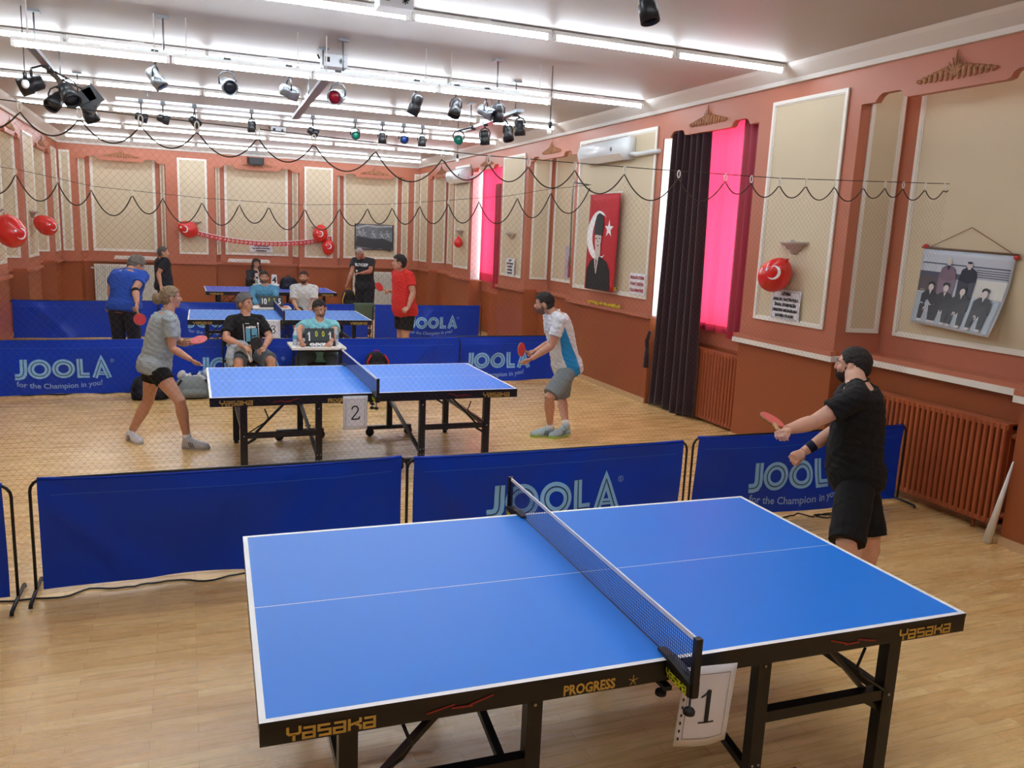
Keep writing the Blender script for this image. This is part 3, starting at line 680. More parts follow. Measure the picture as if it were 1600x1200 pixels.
def make_net():
    t = thing('table_net', 'x', 'table tennis net'); y1 = TW/2+0.15; z0 = TH; z1 = TH+0.1525
    mb = MB(); p = 0.0125; n = int(2*y1/p)
    for i in range(n+1):
        y = -y1+2*y1*i/n; mb.box((-0.0007, y-0.0007, z0+0.004), (0.0007, y+0.0007, z1-0.012))
    for k in range(12):
        z = z0+0.006+k*p*0.98; mb.box((-0.0008, -y1, z-0.0007), (0.0008, y1, z+0.0007))
    mb.build('mesh', net_blue, t)
    mb = MB(); mb.box((-0.003, -y1, z1-0.016), (0.003, y1, z1)); mb.build('top_tape', white_line, t)
    mb = MB(); mb.tube([(0, -y1, z0+0.005), (0, y1, z0+0.005)], 0.002, 6); mb.box((-0.0025,-y1,z0),(0.0025,-y1+0.006,z1)); mb.box((-0.0025,y1-0.006,z0),(0.0025,y1,z1)); mb.build('border_cord', net_blue, t)
    for s in (-1, 1):
        c = MB(); c.box((-0.012, s*y1-0.01, z0-0.055), (0.012, s*y1+0.012, z1+0.003)); c.build('post', black_plastic, t)
        c = MB(); ya, yb = s*(TW/2-0.07), s*(y1+0.0)
        c.rings([[Vector((x, ya, z)) for x, z in ((-.014,z0+.001),(.014,z0+.001),(.014,z0+.012),(-.014,z0+.012))],[Vector((x, s*(TW/2+0.0), z)) for x, z in ((-.02,z0+.001),(.02,z0+.001),(.02,z0+.016),(-.02,z0+.016))]], smooth=False)
        c.rings([[Vector((x, s*(TW/2+0.002), z)) for x, z in ((-.02,z0-.055),(.02,z0-.055),(.02,z0+.016),(-.02,z0+.016))],[Vector((x, yb, z)) for x, z in ((-.02,z0-.055),(.02,z0-.055),(.02,z0-.005),(-.02,z0-.005))]], smooth=False)
        c.box((-0.03, min(s*(TW/2-0.06), s*(TW/2+0.02)), z0-0.105), (0.0, max(s*(TW/2-0.06), s*(TW/2+0.02)), z0-0.09))
        cl = c.build('clamp', black_plastic, t)
        le = MB(); yasaka(le, lambda u, v, s=s: (-0.0215, s*(TW/2+0.075) - u*s*1.0 if s > 0 else s*(TW/2+0.075)-u, z0-0.05+v), -0.065, 0.13, 0.03); yasaka(le, lambda u, v, s=s: (0.0215, s*(TW/2+0.075)+u, z0-0.05+v), -0.065, 0.13, 0.03)
        le.build('lettering', yellow_print, cl)
        for q in (TW/2-0.03, y1):
            k = MB(); k.lathe([(0.004,0.0),(0.004,-0.035),(0.016,-0.04),(0.021,-0.048),(0.02,-0.058),(0.006,-0.064)], 14, M4=Matrix.Translation((-0.012, s*q, z0-0.055 if q > 0.8 else z0-0.09))); k.build('screw_knob', black_plastic, t)
    return t
nt0 = make_net(); nt0['label'] = 'net clamped across the nearest table, white tape and yellow lettered clamps'; nt0.rotation_euler.z = T[0][1]
for i, l in ((1,'net across the table with the number 2 sheet'), (2,'net across the number 3 table behind the seated men')):
    c = copy_tree(nt0); c.location = (T[i][0][0], T[i][0][1], 0); c.rotation_euler.z = T[i][1]; c['label'] = l

def number_sheet(tbl, x, digit, label, ang=0.0, zc=0.60):
    (cx, cy), th = T[tbl]; w, h = 0.215, 0.30
    t = thing('number_sheet', label, 'number sheet', (cx + x*math.cos(th) + 0.80*math.sin(th), cy + x*math.sin(th) - 0.80*math.cos(th), zc), th)
    n = 8; R3 = Matrix.Rotation(ang, 3, 'Y')
    def P(u, v, e=0.0): 
        k = 0.012*math.cos(u/w*PI*1.4)*(0.5-v/h) ; q = R3 @ Vector((u, 0, v)); return (q.x, -0.012-k-e, q.z)
    s = MB(); vs = []; fs = []
    for j in range(n+1):
        for i in range(n+1): vs.append(P(-w/2+w*i/n, -h/2+h*j/n))
    for j in range(n):
        for i in range(n): fs.append((j*(n+1)+i, j*(n+1)+i+1, (j+1)*(n+1)+i+1, (j+1)*(n+1)+i))
    s.add(vs, fs, 0, True); sheet = s.build('sheet', paper, t); solid(sheet, 0.001)
    b = MB(); bw, bh = 0.082, 0.12; seg = lambda a, c: [(a[0]+(c[0]-a[0])*k/6, a[1]+(c[1]-a[1])*k/6) for k in range(7)]
    pts = seg((-bw,-bh),(bw,-bh))[:-1]+seg((bw,-bh),(bw,bh))[:-1]+seg((bw,bh),(-bw,bh))[:-1]+seg((-bw,bh),(-bw,-bh))[:-1]
    b.ribbon(pts, 0.0016, lambda u, v: P(u, v, 0.003), 0, closed=True)
    F = lambda u, v: P(u, v, 0.003)
    if digit == '1':
        b.ribbon([(0.002,-0.058),(0.002,-0.02),(0.002,0.02),(0.002,0.06)], 0.018, F); b.ribbon([(-0.03,-0.06),(0,-0.06),(0.034,-0.06)], 0.006, F); b.ribbon([(-0.028,0.034),(-0.012,0.044),(0.002,0.062)], 0.007, F)
    elif digit == '2':
        b.ribbon([(-0.032,0.03),(-0.026,0.05),(-0.008,0.06),(0.012,0.056),(0.024,0.036),(0.018,0.012),(0,-0.012),(-0.018,-0.034),(-0.034,-0.052)], 0.012, F); b.ribbon([(-0.036,-0.056),(0,-0.056),(0.03,-0.054),(0.038,-0.034)], 0.013, F)
    else:
        b.ribbon([(-0.03,0.036),(-0.018,0.054),(0.002,0.06),(0.02,0.05),(0.024,0.03),(0.012,0.012),(-0.006,0.004)], 0.012, F); b.ribbon([(-0.006,0.004),(0.016,-0.002),(0.03,-0.022),(0.024,-0.046),(0.002,-0.058),(-0.022,-0.054),(-0.034,-0.044)], 0.013, F)
    b.build('digit', ink, t)
    if digit == '1':
        hb = MB()
        for k in range(9): hb.box((-0.003, -0.001, -0.005), (0.003, 0.001, 0.005), at=P(-w/2+0.012, -h/2+0.03+k*0.03, 0.0025))
        hb.build('punch_hole', ink, t)
number_sheet(0, 0.125, '1', 'white sheet with a large number 1 hanging from the nearest table', ang=0.06, zc=0.595)
number_sheet(1, -0.175, '2', 'white sheet with number 2 hanging from the middle table', zc=0.60)
number_sheet(2, -0.155, '3', 'white sheet with number 3 behind the seated man in black', zc=0.62)

# =====================================================================
# BARRIERS
# =====================================================================
def circ(cx, cy, r, n=28, a0=0, a1=2*PI): return [(cx+r*math.cos(a0+(a1-a0)*k/n), cy+r*math.sin(a0+(a1-a0)*k/n)) for k in range(n)]
def dens(p, q, n=6): return [(p[0]+(q[0]-p[0])*k/n, p[1]+(q[1]-p[1])*k/n) for k in range(n+1)]
def joola(mb, to3, to3b, x0, W, H):
    s = H; st = 0.27*s; e = st/2
    J = dens((0.40*s, s), (0.40*s, 0.42*s)) + [(0.38*s, 0.27*s), (0.31*s, 0.17*s), (0.2*s, e), (0.02*s, e)]
    L = dens((1.0, s), (1.0, e)) + dens((1.0, e), (1.0+0.42*s, e))[1:]
    def st_(pts, w, inline=True, closed=False):
        mb.ribbon(pts, w, to3, 0, closed); 
        if inline: mb.ribbon(pts, s*0.035, to3b, 1, closed)
    st_([(x0+p[0], p[1]) for p in J], st*1.15)
    g = (W - 0.30*s*1.0)/ (W)
    c1 = x0+1.08*s; c2 = c1+1.04*s; xl = c2+0.72*s; xa = xl+0.56*s
    for c in (c1, c2): st_(circ(c, 0.5*s, 0.5*s-e), st, True, True)
    st_([(xl+p[0]-1.0, p[1]) for p in L], st)
    A = dens((xa+0.10*s, 0), (xa+0.42*s, 0.94*s)) + dens((xa+0.42*s, 0.94*s), (xa+0.76*s, 0))[1:]
    st_(A, st*0.9); mb.ribbon(dens((xa+0.2*s, 0.24*s), (xa+0.66*s, 0.24*s)), st*0.7, to3, 0)
    mb.ribbon(dens((xa+0.3*s, 0.24*s), (xa+0.56*s, 0.24*s)), s*0.03, to3b, 1)
    xr = xa+0.92*s
    mb.ribbon(circ(xr, 0.9*s, 0.085*s, 18), 0.018*s, to3, 2, True); add_text(mb, 'R', 0.15*s, lambda u, v: to3(xr+u, 0.85*s+v), 2)
    return xr
def barrier(cx, cy, L, label, text=True, rz=0.0, seed=0, side=-1, back=False, tx=0.0, drape=None):
    t = thing('court_barrier', label, 'barrier', (cx, cy, 0), rz)
    f = MB(); h = L/2; r = 0.07; z1 = 0.705
    pts = [(-h, 0, 0.03), (-h, 0, z1-r)] + [(-h+r-r*math.cos(a), 0, z1-r+r*math.sin(a)) for a in (0.4, 0.8, 1.2)] + [(-h+r, 0, z1), (h-r, 0, z1)] + [(h-r+r*math.sin(a), 0, z1-r+r*math.cos(a)) for a in (0.4, 0.8, 1.2)] + [(h, 0, z1-r), (h, 0, 0.03)]
    f.tube(pts, 0.009, 8); f.build('frame', black_metal, t)
    for s in (-1, 1):
        g = MB(); g.tube([(s*h, -0.20, 0.012), (s*h, -0.19, 0.03), (s*h, 0, 0.036), (s*h, 0.19, 0.03), (s*h, 0.20, 0.012)], 0.011, 8); g.build('foot', black_metal, t)
    bw = h-0.04; nx, nz = 60, 16; rnd = random.Random(seed); ph = [rnd.uniform(0, 6.28) for _ in range(6)]; sag = rnd.uniform(0.008, 0.02)
    def Sf(u, v, e=0.0):
        """u along, v height above floor"""
        q = (v-0.04)/0.66; a = 1-abs(u/bw)**3
        d = 0.018*math.sin(3.1*u+ph[0]+1.2*q)*(1-0.6*q) + 0.010*math.sin(7*u+ph[1]-4*q)*(1-q) + 0.012*math.sin(2*u-5*q+ph[2])*a*(1-q*0.5)
        d += 0.010*math.exp(-((u-q*0.5-0.4*math.sin(ph[3]))/0.09)**2) + 0.010*math.exp(-((u+q*0.6-0.6*math.sin(ph[4]))/0.10)**2)
        d *= 1.5*min(1, (1-q)*6+0.12)
        z = v - sag*a*(q if q > 0 else 0)
        return Vector((u, -0.010 - d - 0.006 - e, z))
    m = MB(); vs = []; fs = []
    for j in range(nz+1):
        for i in range(nx+1): vs.append(Sf(-bw+2*bw*i/nx, 0.04+0.66*j/nz))
    for j in range(nz):
        for i in range(nx): fs.append((j*(nx+1)+i, j*(nx+1)+i+1, (j+1)*(nx+1)+i+1, (j+1)*(nx+1)+i))
    m.add(vs, fs, 0, True)
    # sleeve over the top tube and stitched seam
    top = [[Vector((u, 0.0, 0)) + Vector((0, 0.012*math.cos(a)-0.0, Sf(u, 0.70).z+0.006+0.012*math.sin(a))) for a in [k*PI/4 for k in range(8)]] for u in [-bw+2*bw*i/24 for i in range(25)]]
    m.rings(top, 0, True)
    b = m.build('banner', [vinyl], t)
    sm = MB(); sm.ribbon([(-bw*0.94+2*bw*0.94*i/40, 0.615) for i in range(41)], 0.003, lambda u, v: Sf(u, v, 0.002)); sm.build('seam', vinyl_edge, b)
    if text:
        le = MB(); H = 0.245; z0 = 0.235
        joola(le, lambda u, v: Sf(u, v+z0, 0.004), lambda u, v: Sf(u, v+z0, 0.007), tx-0.50, 0.96, H)
        def arc(u, v):
            x = tx-0.02+u*1.0; c = 0.055*((u/0.5)**2); return Sf(x, 0.105+v+c, 0.004)
        add_text(le, 'for the Champion in you!', 0.092, arc, 2, bold=0.0015, sx=0.98)
        le.build('lettering', [letter_blue, letter_in, letter_pale], b)
    return t
barrier(-3.60, 2.08, 2.20, 'plain blue court barrier cut off at the left edge of the photo', text=False, seed=1)
barrier(-1.32, 2.15, 2.20, 'long plain blue court barrier behind the left half of the nearest table', text=False, seed=2)
barrier(0.86, 2.10, 2.18, 'blue court barrier with logo lettering behind the nearest net', seed=3, tx=-0.03)
barrier(3.16, 2.18, 2.20, 'blue court barrier with logo lettering beside the man in black', seed=4, tx=-0.06)
barrier(-3.13, 8.12, 2.16, 'blue court barrier with logo lettering behind the woman, at the left wall', seed=5, tx=0.12)
barrier(-1.06, 8.11, 1.94, 'blue court barrier with logo partly hidden behind the seated man in black', seed=6, tx=0.10)
barrier(0.99, 8.08, 2.16, 'plain blue court barrier behind the right half of the number 2 table', text=False, seed=7)
barrier(2.72, 8.26, 2.16, 'blue court barrier with logo lettering behind the man in white and blue', seed=8, tx=-0.02)
barrier(-3.56, 13.45, 1.8, 'plain blue court barrier in the back row by the left wall', text=False, seed=9)
barrier(-2.3, 13.52, 1.0, 'short plain blue barrier piece in the back row behind the blue shirted man', text=False, seed=10)
barrier(-1.10, 13.34, 1.95, 'back row blue barrier with logo seen through the legs of the third table', seed=11, tx=0.02)
barrier(0.86, 13.22, 1.95, 'plain blue back row barrier with the green cloth over its end', text=False, seed=12)
barrier(3.02, 13.12, 2.3, 'back row blue barrier with logo to the right of the red shirted player', seed=13, tx=0.08)
# cloth hung over the back row
m = MB(); n = 10; vs = []; fs = []
for j in range(n+1):
    for i in range(n+1):
        u = i/n; v = j/n; vs.append((1.50+0.40*u, 13.14-0.022-0.015*math.sin(5*u)*v, 0.725-0.36*v*(1-0.1*u)))
for j in range(n):
    for i in range(n): fs.append((j*(n+1)+i, j*(n+1)+i+1, (j+1)*(n+1)+i+1, (j+1)*(n+1)+i))
m.add(vs, fs, 0, True); m.box((1.50,13.12,0.722),(1.90,13.27,0.730))
o = tag(m.build('towel', cloth('towel_green',(84,104,84))), 'dull green cloth hung over the back row barrier', 'towel'); solid(o, 0.005)
# cable on the floor along the near barriers
m = MB(); pts = [(-4.1,2.10),(-3.2,2.0),(-2.6,2.12),(-2.3,2.07),(-2.144,2.15),(-1.9,2.12),(-1.72,2.163),(-1.5,2.09),(-1.27,2.134),(-0.9,2.0),(-0.3,1.95),(0.6,2.0),(1.6,2.05),(2.6,2.02),(3.0,2.1),(3.13,2.154),(3.2,2.05),(3.3,2.09),(3.42,2.02),(3.3,1.98),(3.24,2.06),(3.6,2.1)]
sp = []
for i in range(len(pts)-1):
    for k in range(5):
        q = k/5; sp.append((pts[i][0]*(1-q)+pts[i+1][0]*q, pts[i][1]*(1-q)+pts[i+1][1]*q+0.012*math.sin(i*5+k*1.3), 0.007))
m.tube(sp, 0.0055, 6); tag(m.build('floor_cable', black_plastic), 'thin black cable snaking on the floor under the near barriers', 'cable')
m = MB(); m.tube([(-4.1+0.1*i, 8.32-0.12*math.sin(i*1.1)*math.sin(i*.37), 0.008) for i in range(20)], 0.008, 6); tag(m.build('floor_cable', black_plastic), 'dark cable on the floor under the left middle barrier', 'cable')

# =====================================================================
# DIVIDER NETS
# =====================================================================
def divider(name, label, y, cable, hooks, peak, dip, pitch, zb, wire, rr):
    """cable: list (x,z); hooks: x list; rope festoons between the hooks, diamond mesh below the rope"""
    t = thing(name, label, 'divider net', (0, y, 0))
    def zc(x):
        for (xa, za), (xb, zb_) in zip(cable, cable[1:]):
            if xa <= x <= xb: return za+(zb_-za)*(x-xa)/(xb-xa)
        return cable[-1][1]
    c = MB(); c.tube([(x, 0, z) for x, z in cable], 0.003, 5); c.build('cable', rope_m, t)
    def top(x):
        for a, b in zip(hooks, hooks[1:]):
            if a <= x <= b:
                q = (x-a)/(b-a); dd = dip*min(1.3, (b-a)/0.42); return zc(x)-peak-dd*(1-(2*q-1)**2)
        return zc(x)-peak
    r = MB(); pts = []
    x = hooks[0]
    while x <= hooks[-1]: pts.append((x, 0, top(x))); x += 0.02
    r.tube(pts, rr, 6); r.build('border_rope', rope_m, t)
    for hx in hooks[1:-1]:
        h = MB(); zt = zc(hx); h.tube([(hx+0.012*math.sin(a), -0.002, zt-peak*0.45+peak*0.55*math.cos(a)) for a in [k*PI/5 for k in range(10)]], 0.004, 5, closed=True); h.build('hook', hook_m, t)
    m = MB(); x0, x1 = hooks[0], hooks[-1]; s = wire
    k = int((x0-3)/pitch)
    while k*pitch < x1+3:
        for sg in (1, -1):
            xa = k*pitch; seg = []; zz = zb; st = 0.03; inside = []
            while zz < 3.0:
                xx = xa+sg*(zz-zb)*0.9
                ok = x0 <= xx <= x1 and zz <= top(xx)
                inside.append((ok, xx, zz)); zz += st
            run = [q for q in inside if q[0]]
            if len(run) > 1:
                a = run[0]; b = run[-1]
                # split where the rope dips below the line
                seg0 = None; prev = None
                for q in inside:
                    if q[0] and seg0 is None: seg0 = q
                    if (not q[0]) and seg0 is not None:
                        if prev is not seg0: m.tube([(seg0[1], 0.003*sg, seg0[2]), (prev[1], 0.003*sg, prev[2])], s, 3, cap=False, smooth=False)
                        seg0 = None
                    prev = q
                if seg0 is not None and prev is not seg0: m.tube([(seg0[1], 0.003*sg, seg0[2]), (prev[1], 0.003*sg, prev[2])], s, 3, cap=False, smooth=False)
        k += 1
    o = m.build('net_mesh', mesh_m, t); o['kind'] = 'stuff'
    return t
HN = [-4.2,-3.75,-3.3,-2.95,-2.63,-2.35,-2.07,-1.77,-1.48,-1.15,-0.83,-0.46,-0.03,0.28,0.56,0.9,1.28,1.72,2.12,2.35,2.61,2.86,3.14,3.43,3.65,3.84,4.08,4.29,4.6]
divider('divider_net', 'fine diamond mesh net with scalloped dark top rope between the near and middle tables', 2.39, [(-4.25,2.90),(-2.35,2.79),(-0.9,2.75),(0.3,2.71),(1.6,2.71),(2.8,2.72),(3.6,2.75),(4.62,2.79)], [min(4.62,-1.55+(h+1.55)*1.047) for h in HN], 0.05, 0.16, 0.042, 0.04, 0.00042, 0.0045)
HF = [-4.2,-3.78,-3.36,-2.94,-2.59,-2.15,-1.81,-1.36,-0.92,-0.56,-0.11,0.34,0.71,1.05,1.43,1.84,2.29,2.87,3.39,4.12]
divider('divider_net', 'diamond mesh net with deep rope scallops in front of the far tables', 8.42, [(-4.25,2.8),(-3.36,2.70),(-2.6,2.56),(-1.36,2.49),(-0.11,2.47),(1.05,2.54),(1.84,2.63),(2.87,2.76),(3.39,2.87),(4.2,3.0)], [max(-4.22,min(4.18,-1.55+(h+1.55)*1.029)) for h in HF], 0.05, 0.26, 0.05, 0.05, 0.0005, 0.008)
m = MB(); m.tube([(4.2,8.5,3.0),(3.95,8.5,3.02),(3.93,8.5,2.9),(3.95,8.5,1.75)],0.012,6); tag(m.build('net_bracket', spot_silver), 'thin bent metal bracket pole holding the far net at the right wall', 'bracket')

# =====================================================================
# WALL DECORATIONS
# =====================================================================
def star_pts(cx, cy, r, rot=0.0, k=0.4):
    return [(cx+(r if i % 2 == 0 else r*k)*math.cos(rot+i*PI/5), cy+(r if i % 2 == 0 else r*k)*math.sin(rot+i*PI/5)) for i in range(10)]
def add_star(mb, to3, cx, cy, r, rot=0.0, mi=0):
    p = star_pts(cx, cy, r, rot); mb.add([to3(cx, cy)]+[to3(*q) for q in p], [(0, i+1, (i+1) % 10+1) for i in range(10)], mi)
def add_crescent(mb, to3, cx, cy, R, r, off, rot=0.0, mi=0, n=24, gap=0.0):
    """crescent opening towards +x (rotated by rot)"""
    c = (R*R-r*r+off*off)/(2*off); a0 = math.acos(max(-1, min(1, c/R))); b0 = math.acos(max(-1, min(1, (c-off)/r)))
    O = []; I = []
    for k in range(n+1):
        a = a0+(2*PI-2*a0)*k/n; b = b0+(2*PI-2*b0)*k/n
        O.append((R*math.cos(a), R*math.sin(a))); I.append((off+r*math.cos(b), r*math.sin(b)))
    q = lambda p: to3(cx+p[0]*math.cos(rot)-p[1]*math.sin(rot), cy+p[0]*math.sin(rot)+p[1]*math.cos(rot))
    mb.add([q(p) for p in O]+[q(p) for p in I], [(i, i+1, n+1+i+1, n+1+i) for i in range(n)], mi)
def sconce(PM, u, z, label):
    t = thing('wall_sconce', label, 'wall lamp', PM(u, 0, z)); inv = -t.location
    m = MB(); rings = []
    for zz, r in ((-0.11,0.02),(-0.10,0.05),(-0.07,0.06),(-0.06,0.10),(-0.03,0.12),(-0.02,0.165),(0.0,0.19),(0.015,0.205)):
        rings.append([Vector(PM(u+r*math.cos(a), -0.006-r*0.62*math.sin(a), z+zz))+inv for a in [PI*k/12 for k in range(13)]])
    m.rings(rings); m.build('bowl', plaster_m, t)
    m = MB(); m.ell(Vector(PM(u, -0.05, z+0.02))+inv, (0.03,0.03,0.02), nu=8, nv=6); m.build('finial', plaster_m, t)
def balloon(p, R, label, axis=(0,0,-1), face=(-1,-0.6,0.1), crescent=True, string=None):
    t = thing('balloon', label, 'balloon', p); ax = Vector(axis).normalized(); q = ax.to_track_quat('Z','Y').to_matrix().to_4x4()
    m = MB(); prof = []
    for k in range(15):
        a = PI*k/14; r = R*math.sin(a); z = R*1.12*math.cos(a); z = z if z > 0 else z*1.12; prof.append((max(r,0.004)*(1-0.06*(z<0)), -z))
    prof = [(r, -z) for r, z in prof][::-1]
    m.lathe(prof, 24, M4=q); b = m.build('body', red_m, t)
    m = MB(); kz = -R*1.25; m.lathe([(0.006,kz+0.01),(0.012,kz),(0.005,kz-0.008),(0.018,kz-0.03)], 10, M4=q); m.build('knot', red_m, t)
    if string: m = MB(); m.tube([tuple(q @ Vector((0,0,kz))), tuple(Vector(string)-Vector(p))], 0.002, 4); m.build('string', hook_m, t)
    if crescent:
        f = Vector(face).normalized(); sx = Vector((0,0,1)).cross(f).normalized(); sy = f.cross(sx); m = MB()
        qi = q.to_3x3().inverted()
        def to3(u, v):
            d = (f*R + sx*u + sy*v).normalized(); l = qi @ d; s = R*1.12 if l.z > 0 else R*1.26
            k = 1/math.sqrt((l.x/R)**2+(l.y/R)**2+(l.z/s)**2) + 0.003; return d*k
        add_crescent(m, to3, 0.1*R, -0.1*R, 0.42*R, 0.35*R, 0.12*R, rot=PI*0.9); add_star(m, to3, -0.35*R, 0.12*R, 0.14*R, 0.3)
        m.build('print', white_line, b)
    return t
sconce(PR, 3.78, 2.23, 'plaster shell wall lamp above the balloon on the near right pilaster'); sconce(PR, 11.66, 2.22, 'plaster shell wall lamp on the pilaster right of the far red curtain')
sconce(PR, 14.8, 2.24, 'plaster shell wall lamp above the small balloon at the far right corner'); sconce(PL, 14.78, 2.24, 'plaster shell wall lamp on the left wall pilaster above a balloon')
sconce(PF, -1.39, 2.18, 'plaster shell wall lamp on the far wall left of the flag bunting'); sconce(PF, 1.6, 2.18, 'plaster shell wall lamp on the far wall right of the flag bunting'); sconce(PL, 11.6, 2.24, 'plaster shell wall lamp on the left wall at the edge of the photo')
balloon((4.06, 3.86, 1.90), 0.165, 'red balloon with crescent and star under the lamp on the near right pilaster', axis=(0,0.55,-0.55), face=(-0.75,-0.62,0.25), string=(4.14,3.76,2.12))
balloon((4.10, 14.62, 1.98), 0.10, 'small red balloon at the far right corner', axis=(0,0,-1), crescent=False, string=(4.14,14.8,2.13))
balloon((-3.98, 11.2, 1.92), 0.21, 'red balloon cut by the left edge of the photo', axis=(0.3,0,-1), face=(0.7,-0.7,0), string=(-4.15,11.6,2.13))
balloon((-4.0, 14.7, 2.0), 0.18, 'red balloon on the left wall pilaster', axis=(0.7,0,-0.5), face=(0.7,-0.7,0), string=(-4.15,14.78,2.13))
balloon((-1.50, 18.28, 2.0), 0.20, 'red balloon at the left end of the flag bunting', axis=(0.8,0,-0.4), face=(-0.5,-0.85,0.1))
balloon((1.60, 18.28, 2.02), 0.19, 'upper red balloon at the right end of the flag bunting', axis=(-0.2,0,-1), face=(-0.2,-0.95,0.1))
balloon((1.80, 18.26, 1.70), 0.165, 'lower red balloon hanging beneath the right end of the flag bunting', axis=(0,0,1), face=(-0.1,-0.95,0.2))

bt = thing('flag_bunting', 'string of small red crescent flags sagging across the far wall', 'bunting', (0, 18.42, 0))
P0, P1, NB = (-1.70, 2.08), (1.90, 1.98), 36
def bz(x): q = (x-P0[0])/(P1[0]-P0[0]); return P0[1]+(P1[1]-P0[1])*q-0.98*q*(1-q)
m = MB(); m.tube([(P0[0]+(P1[0]-P0[0])*k/60, 0, bz(P0[0]+(P1[0]-P0[0])*k/60)) for k in range(61)], 0.009, 5); m.build('cord', white_line, bt)
for k in range(NB):
    x = P0[0]+(P1[0]-P0[0])*(k+0.5)/NB; z = bz(x); sl = (bz(x+0.02)-bz(x-0.02))/0.04; an = math.atan(sl); R2 = lambda u, v: (x+u*math.cos(an)-v*math.sin(an), -0.004-0.006*math.sin(v*30), z+u*math.sin(an)+v*math.cos(an))
    m = MB(); m.add([R2(-.042,-.115),R2(.042,-.115),R2(.042,-0.002),R2(-.042,-0.002),R2(-.042,-.06),R2(.042,-.06)], [(0,1,5,4),(4,5,2,3)], 0)
    F = lambda u, v: tuple(Vector(R2(u, v))+Vector((0,-0.003,0)))
    add_crescent(m, F, -0.006, -0.058, 0.024, 0.019, 0.008, mi=1, n=10); add_star(m, F, 0.018, -0.058, 0.009, mi=1)
    f = m.build('flag', [bunt_red, white_line], bt); solid(f, 0.001)

def notice(PM, u0, u1, z0, z1, lines, label, ink_, d=-0.03, border=True, size=None, flip=1):
    t = thing('paper_notice', label, 'notice', PM((u0+u1)/2, d, (z0+z1)/2)); c = t.location; w = u1-u0; h = z1-z0
    def F(u, v, e=0.0):
        p = PM((u0+u1)/2+flip*u, d-e-0.004*math.cos(3*v/h), (z0+z1)/2+v); return Vector(p)-c
    m = MB(); n = 6; vs = [F(-w/2+w*i/n, -h/2+h*j/n) for j in range(n+1) for i in range(n+1)]
    m.add(vs, [(j*(n+1)+i, j*(n+1)+i+1, (j+1)*(n+1)+i+1, (j+1)*(n+1)+i) for j in range(n) for i in range(n)]); o = m.build('sheet', paper, t); solid(o, 0.001)
    m = MB()
    if border: m.ribbon([(-w*.46,-h*.46),(0,-h*.46),(w*.46,-h*.46),(w*.46,0),(w*.46,h*.46),(0,h*.46),(-w*.46,h*.46),(-w*.46,0)], 0.003, lambda u, v: F(u, v, 0.004), closed=True)
    k = len(lines); sz = size or h/(k+0.6)*0.72
    for i, s in enumerate(lines):
        v0 = h/2 - h*(i+0.9)/(k+0.35)
        vs_, _ = text_geo(s, sz, 0.003); ww = max(v[0] for v in vs_)-min(v[0] for v in vs_); sx = min(1.0, w*0.88/max(ww, 1e-6))
        add_text(m, s, sz, lambda u, v: F(u, v+v0, 0.005), bold=0.003, sx=sx)
    m.build('lettering', ink_, t)
notice(PR, 3.59, 4.02, 1.45, 1.75, ['LÜTFEN', 'MASALARI 1 SAATTEN FAZLA', 'İŞGAL ETMEYELİM', 'DERSLETEN ARKADAŞLARA', 'SAYGILI OLALIM'], 'white notice with black capitals below the balloon on the near right pilaster', ink, flip=-1)
notice(PR, 6.62, 7.04, 1.46, 1.75, ['MASALARI OTURMA', 'VE MAÇ DIŞINDA', 'KULLANMAYINIZ'], 'white notice with red lettering right of the flag banner', ink_red, border=False, flip=-1)
notice(PR, 11.4, 11.85, 1.44, 1.76, ['LÜTFEN', 'SPOR AYAKKABISI', 'İLE GİRİNİZ', 'AYAKKABISIZ', 'GİRMEYİNİZ'], 'white lettered notice on the pilaster right of the far red curtain', ink, border=False, flip=-1)
notice(PF, -0.07, 0.49, 1.49, 1.69, ['LÜTFEN MASALARA', 'MALZEME KOYMAYINIZ', 'TEŞEKKÜRLER'], 'white notice on the far wall beneath the flag bunting', ink, d=0.40, border=False)

# long red hanging flag with crescent, star and a figure
fb = thing('flag_banner', 'tall red hanging banner with crescent, star and suited figure in dark hat', 'flag banner', (4.13, 7.82, 2.14)); bw_, bh_ = 0.92, 1.40
def FB(u, v, e=0.0): return Vector((-0.006-e-0.010*math.sin(7*u+2*v), -u, v))      # u to the viewer's right is towards smaller y
m = MB(); n = 14; m.add([FB(-bw_/2+bw_*i/n, -bh_/2+bh_*j/n) for j in range(n+1) for i in range(n+1)], [(j*(n+1)+i, j*(n+1)+i+1, (j+1)*(n+1)+i+1, (j+1)*(n+1)+i) for j in range(n) for i in range(n)], 0, True)
o = m.build('cloth', flag_red, fb); solid(o, 0.002)
m = MB(); m.tube([FB(-bw_/2-0.05, bh_/2+0.01), FB(bw_/2+0.05, bh_/2+0.01)], 0.012, 8); m.ell(FB(bw_/2+0.06, bh_/2+0.01), (0.02,0.02,0.02), nu=8, nv=6); m.build('rod', hook_m, fb)
m = MB(); F3 = lambda u, v: FB(u, v, 0.004)
add_crescent(m, F3, -0.12, 0.10, 0.36, 0.30, 0.10, rot=0.0, mi=0, n=40); add_star(m, F3, 0.22, 0.20, 0.13, rot=0.3, mi=0); m.build('emblem', white_line, fb)
m = MB(); F4 = lambda u, v: FB(u, v, 0.007)
def fan(pts, mi, F=F4):
    c = (sum(p[0] for p in pts)/len(pts), sum(p[1] for p in pts)/len(pts)); m.add([F(*c)]+[F(*p) for p in pts], [(0, i+1, (i+1) % len(pts)+1) for i in range(len(pts))], mi)
fan([(-.42,-.69),(-.42,-.40),(-.32,-.27),(-.16,-.22),(-.05,-.20),(0.05,-.22),(.22,-.28),(.31,-.40),(.34,-.69)], 0)
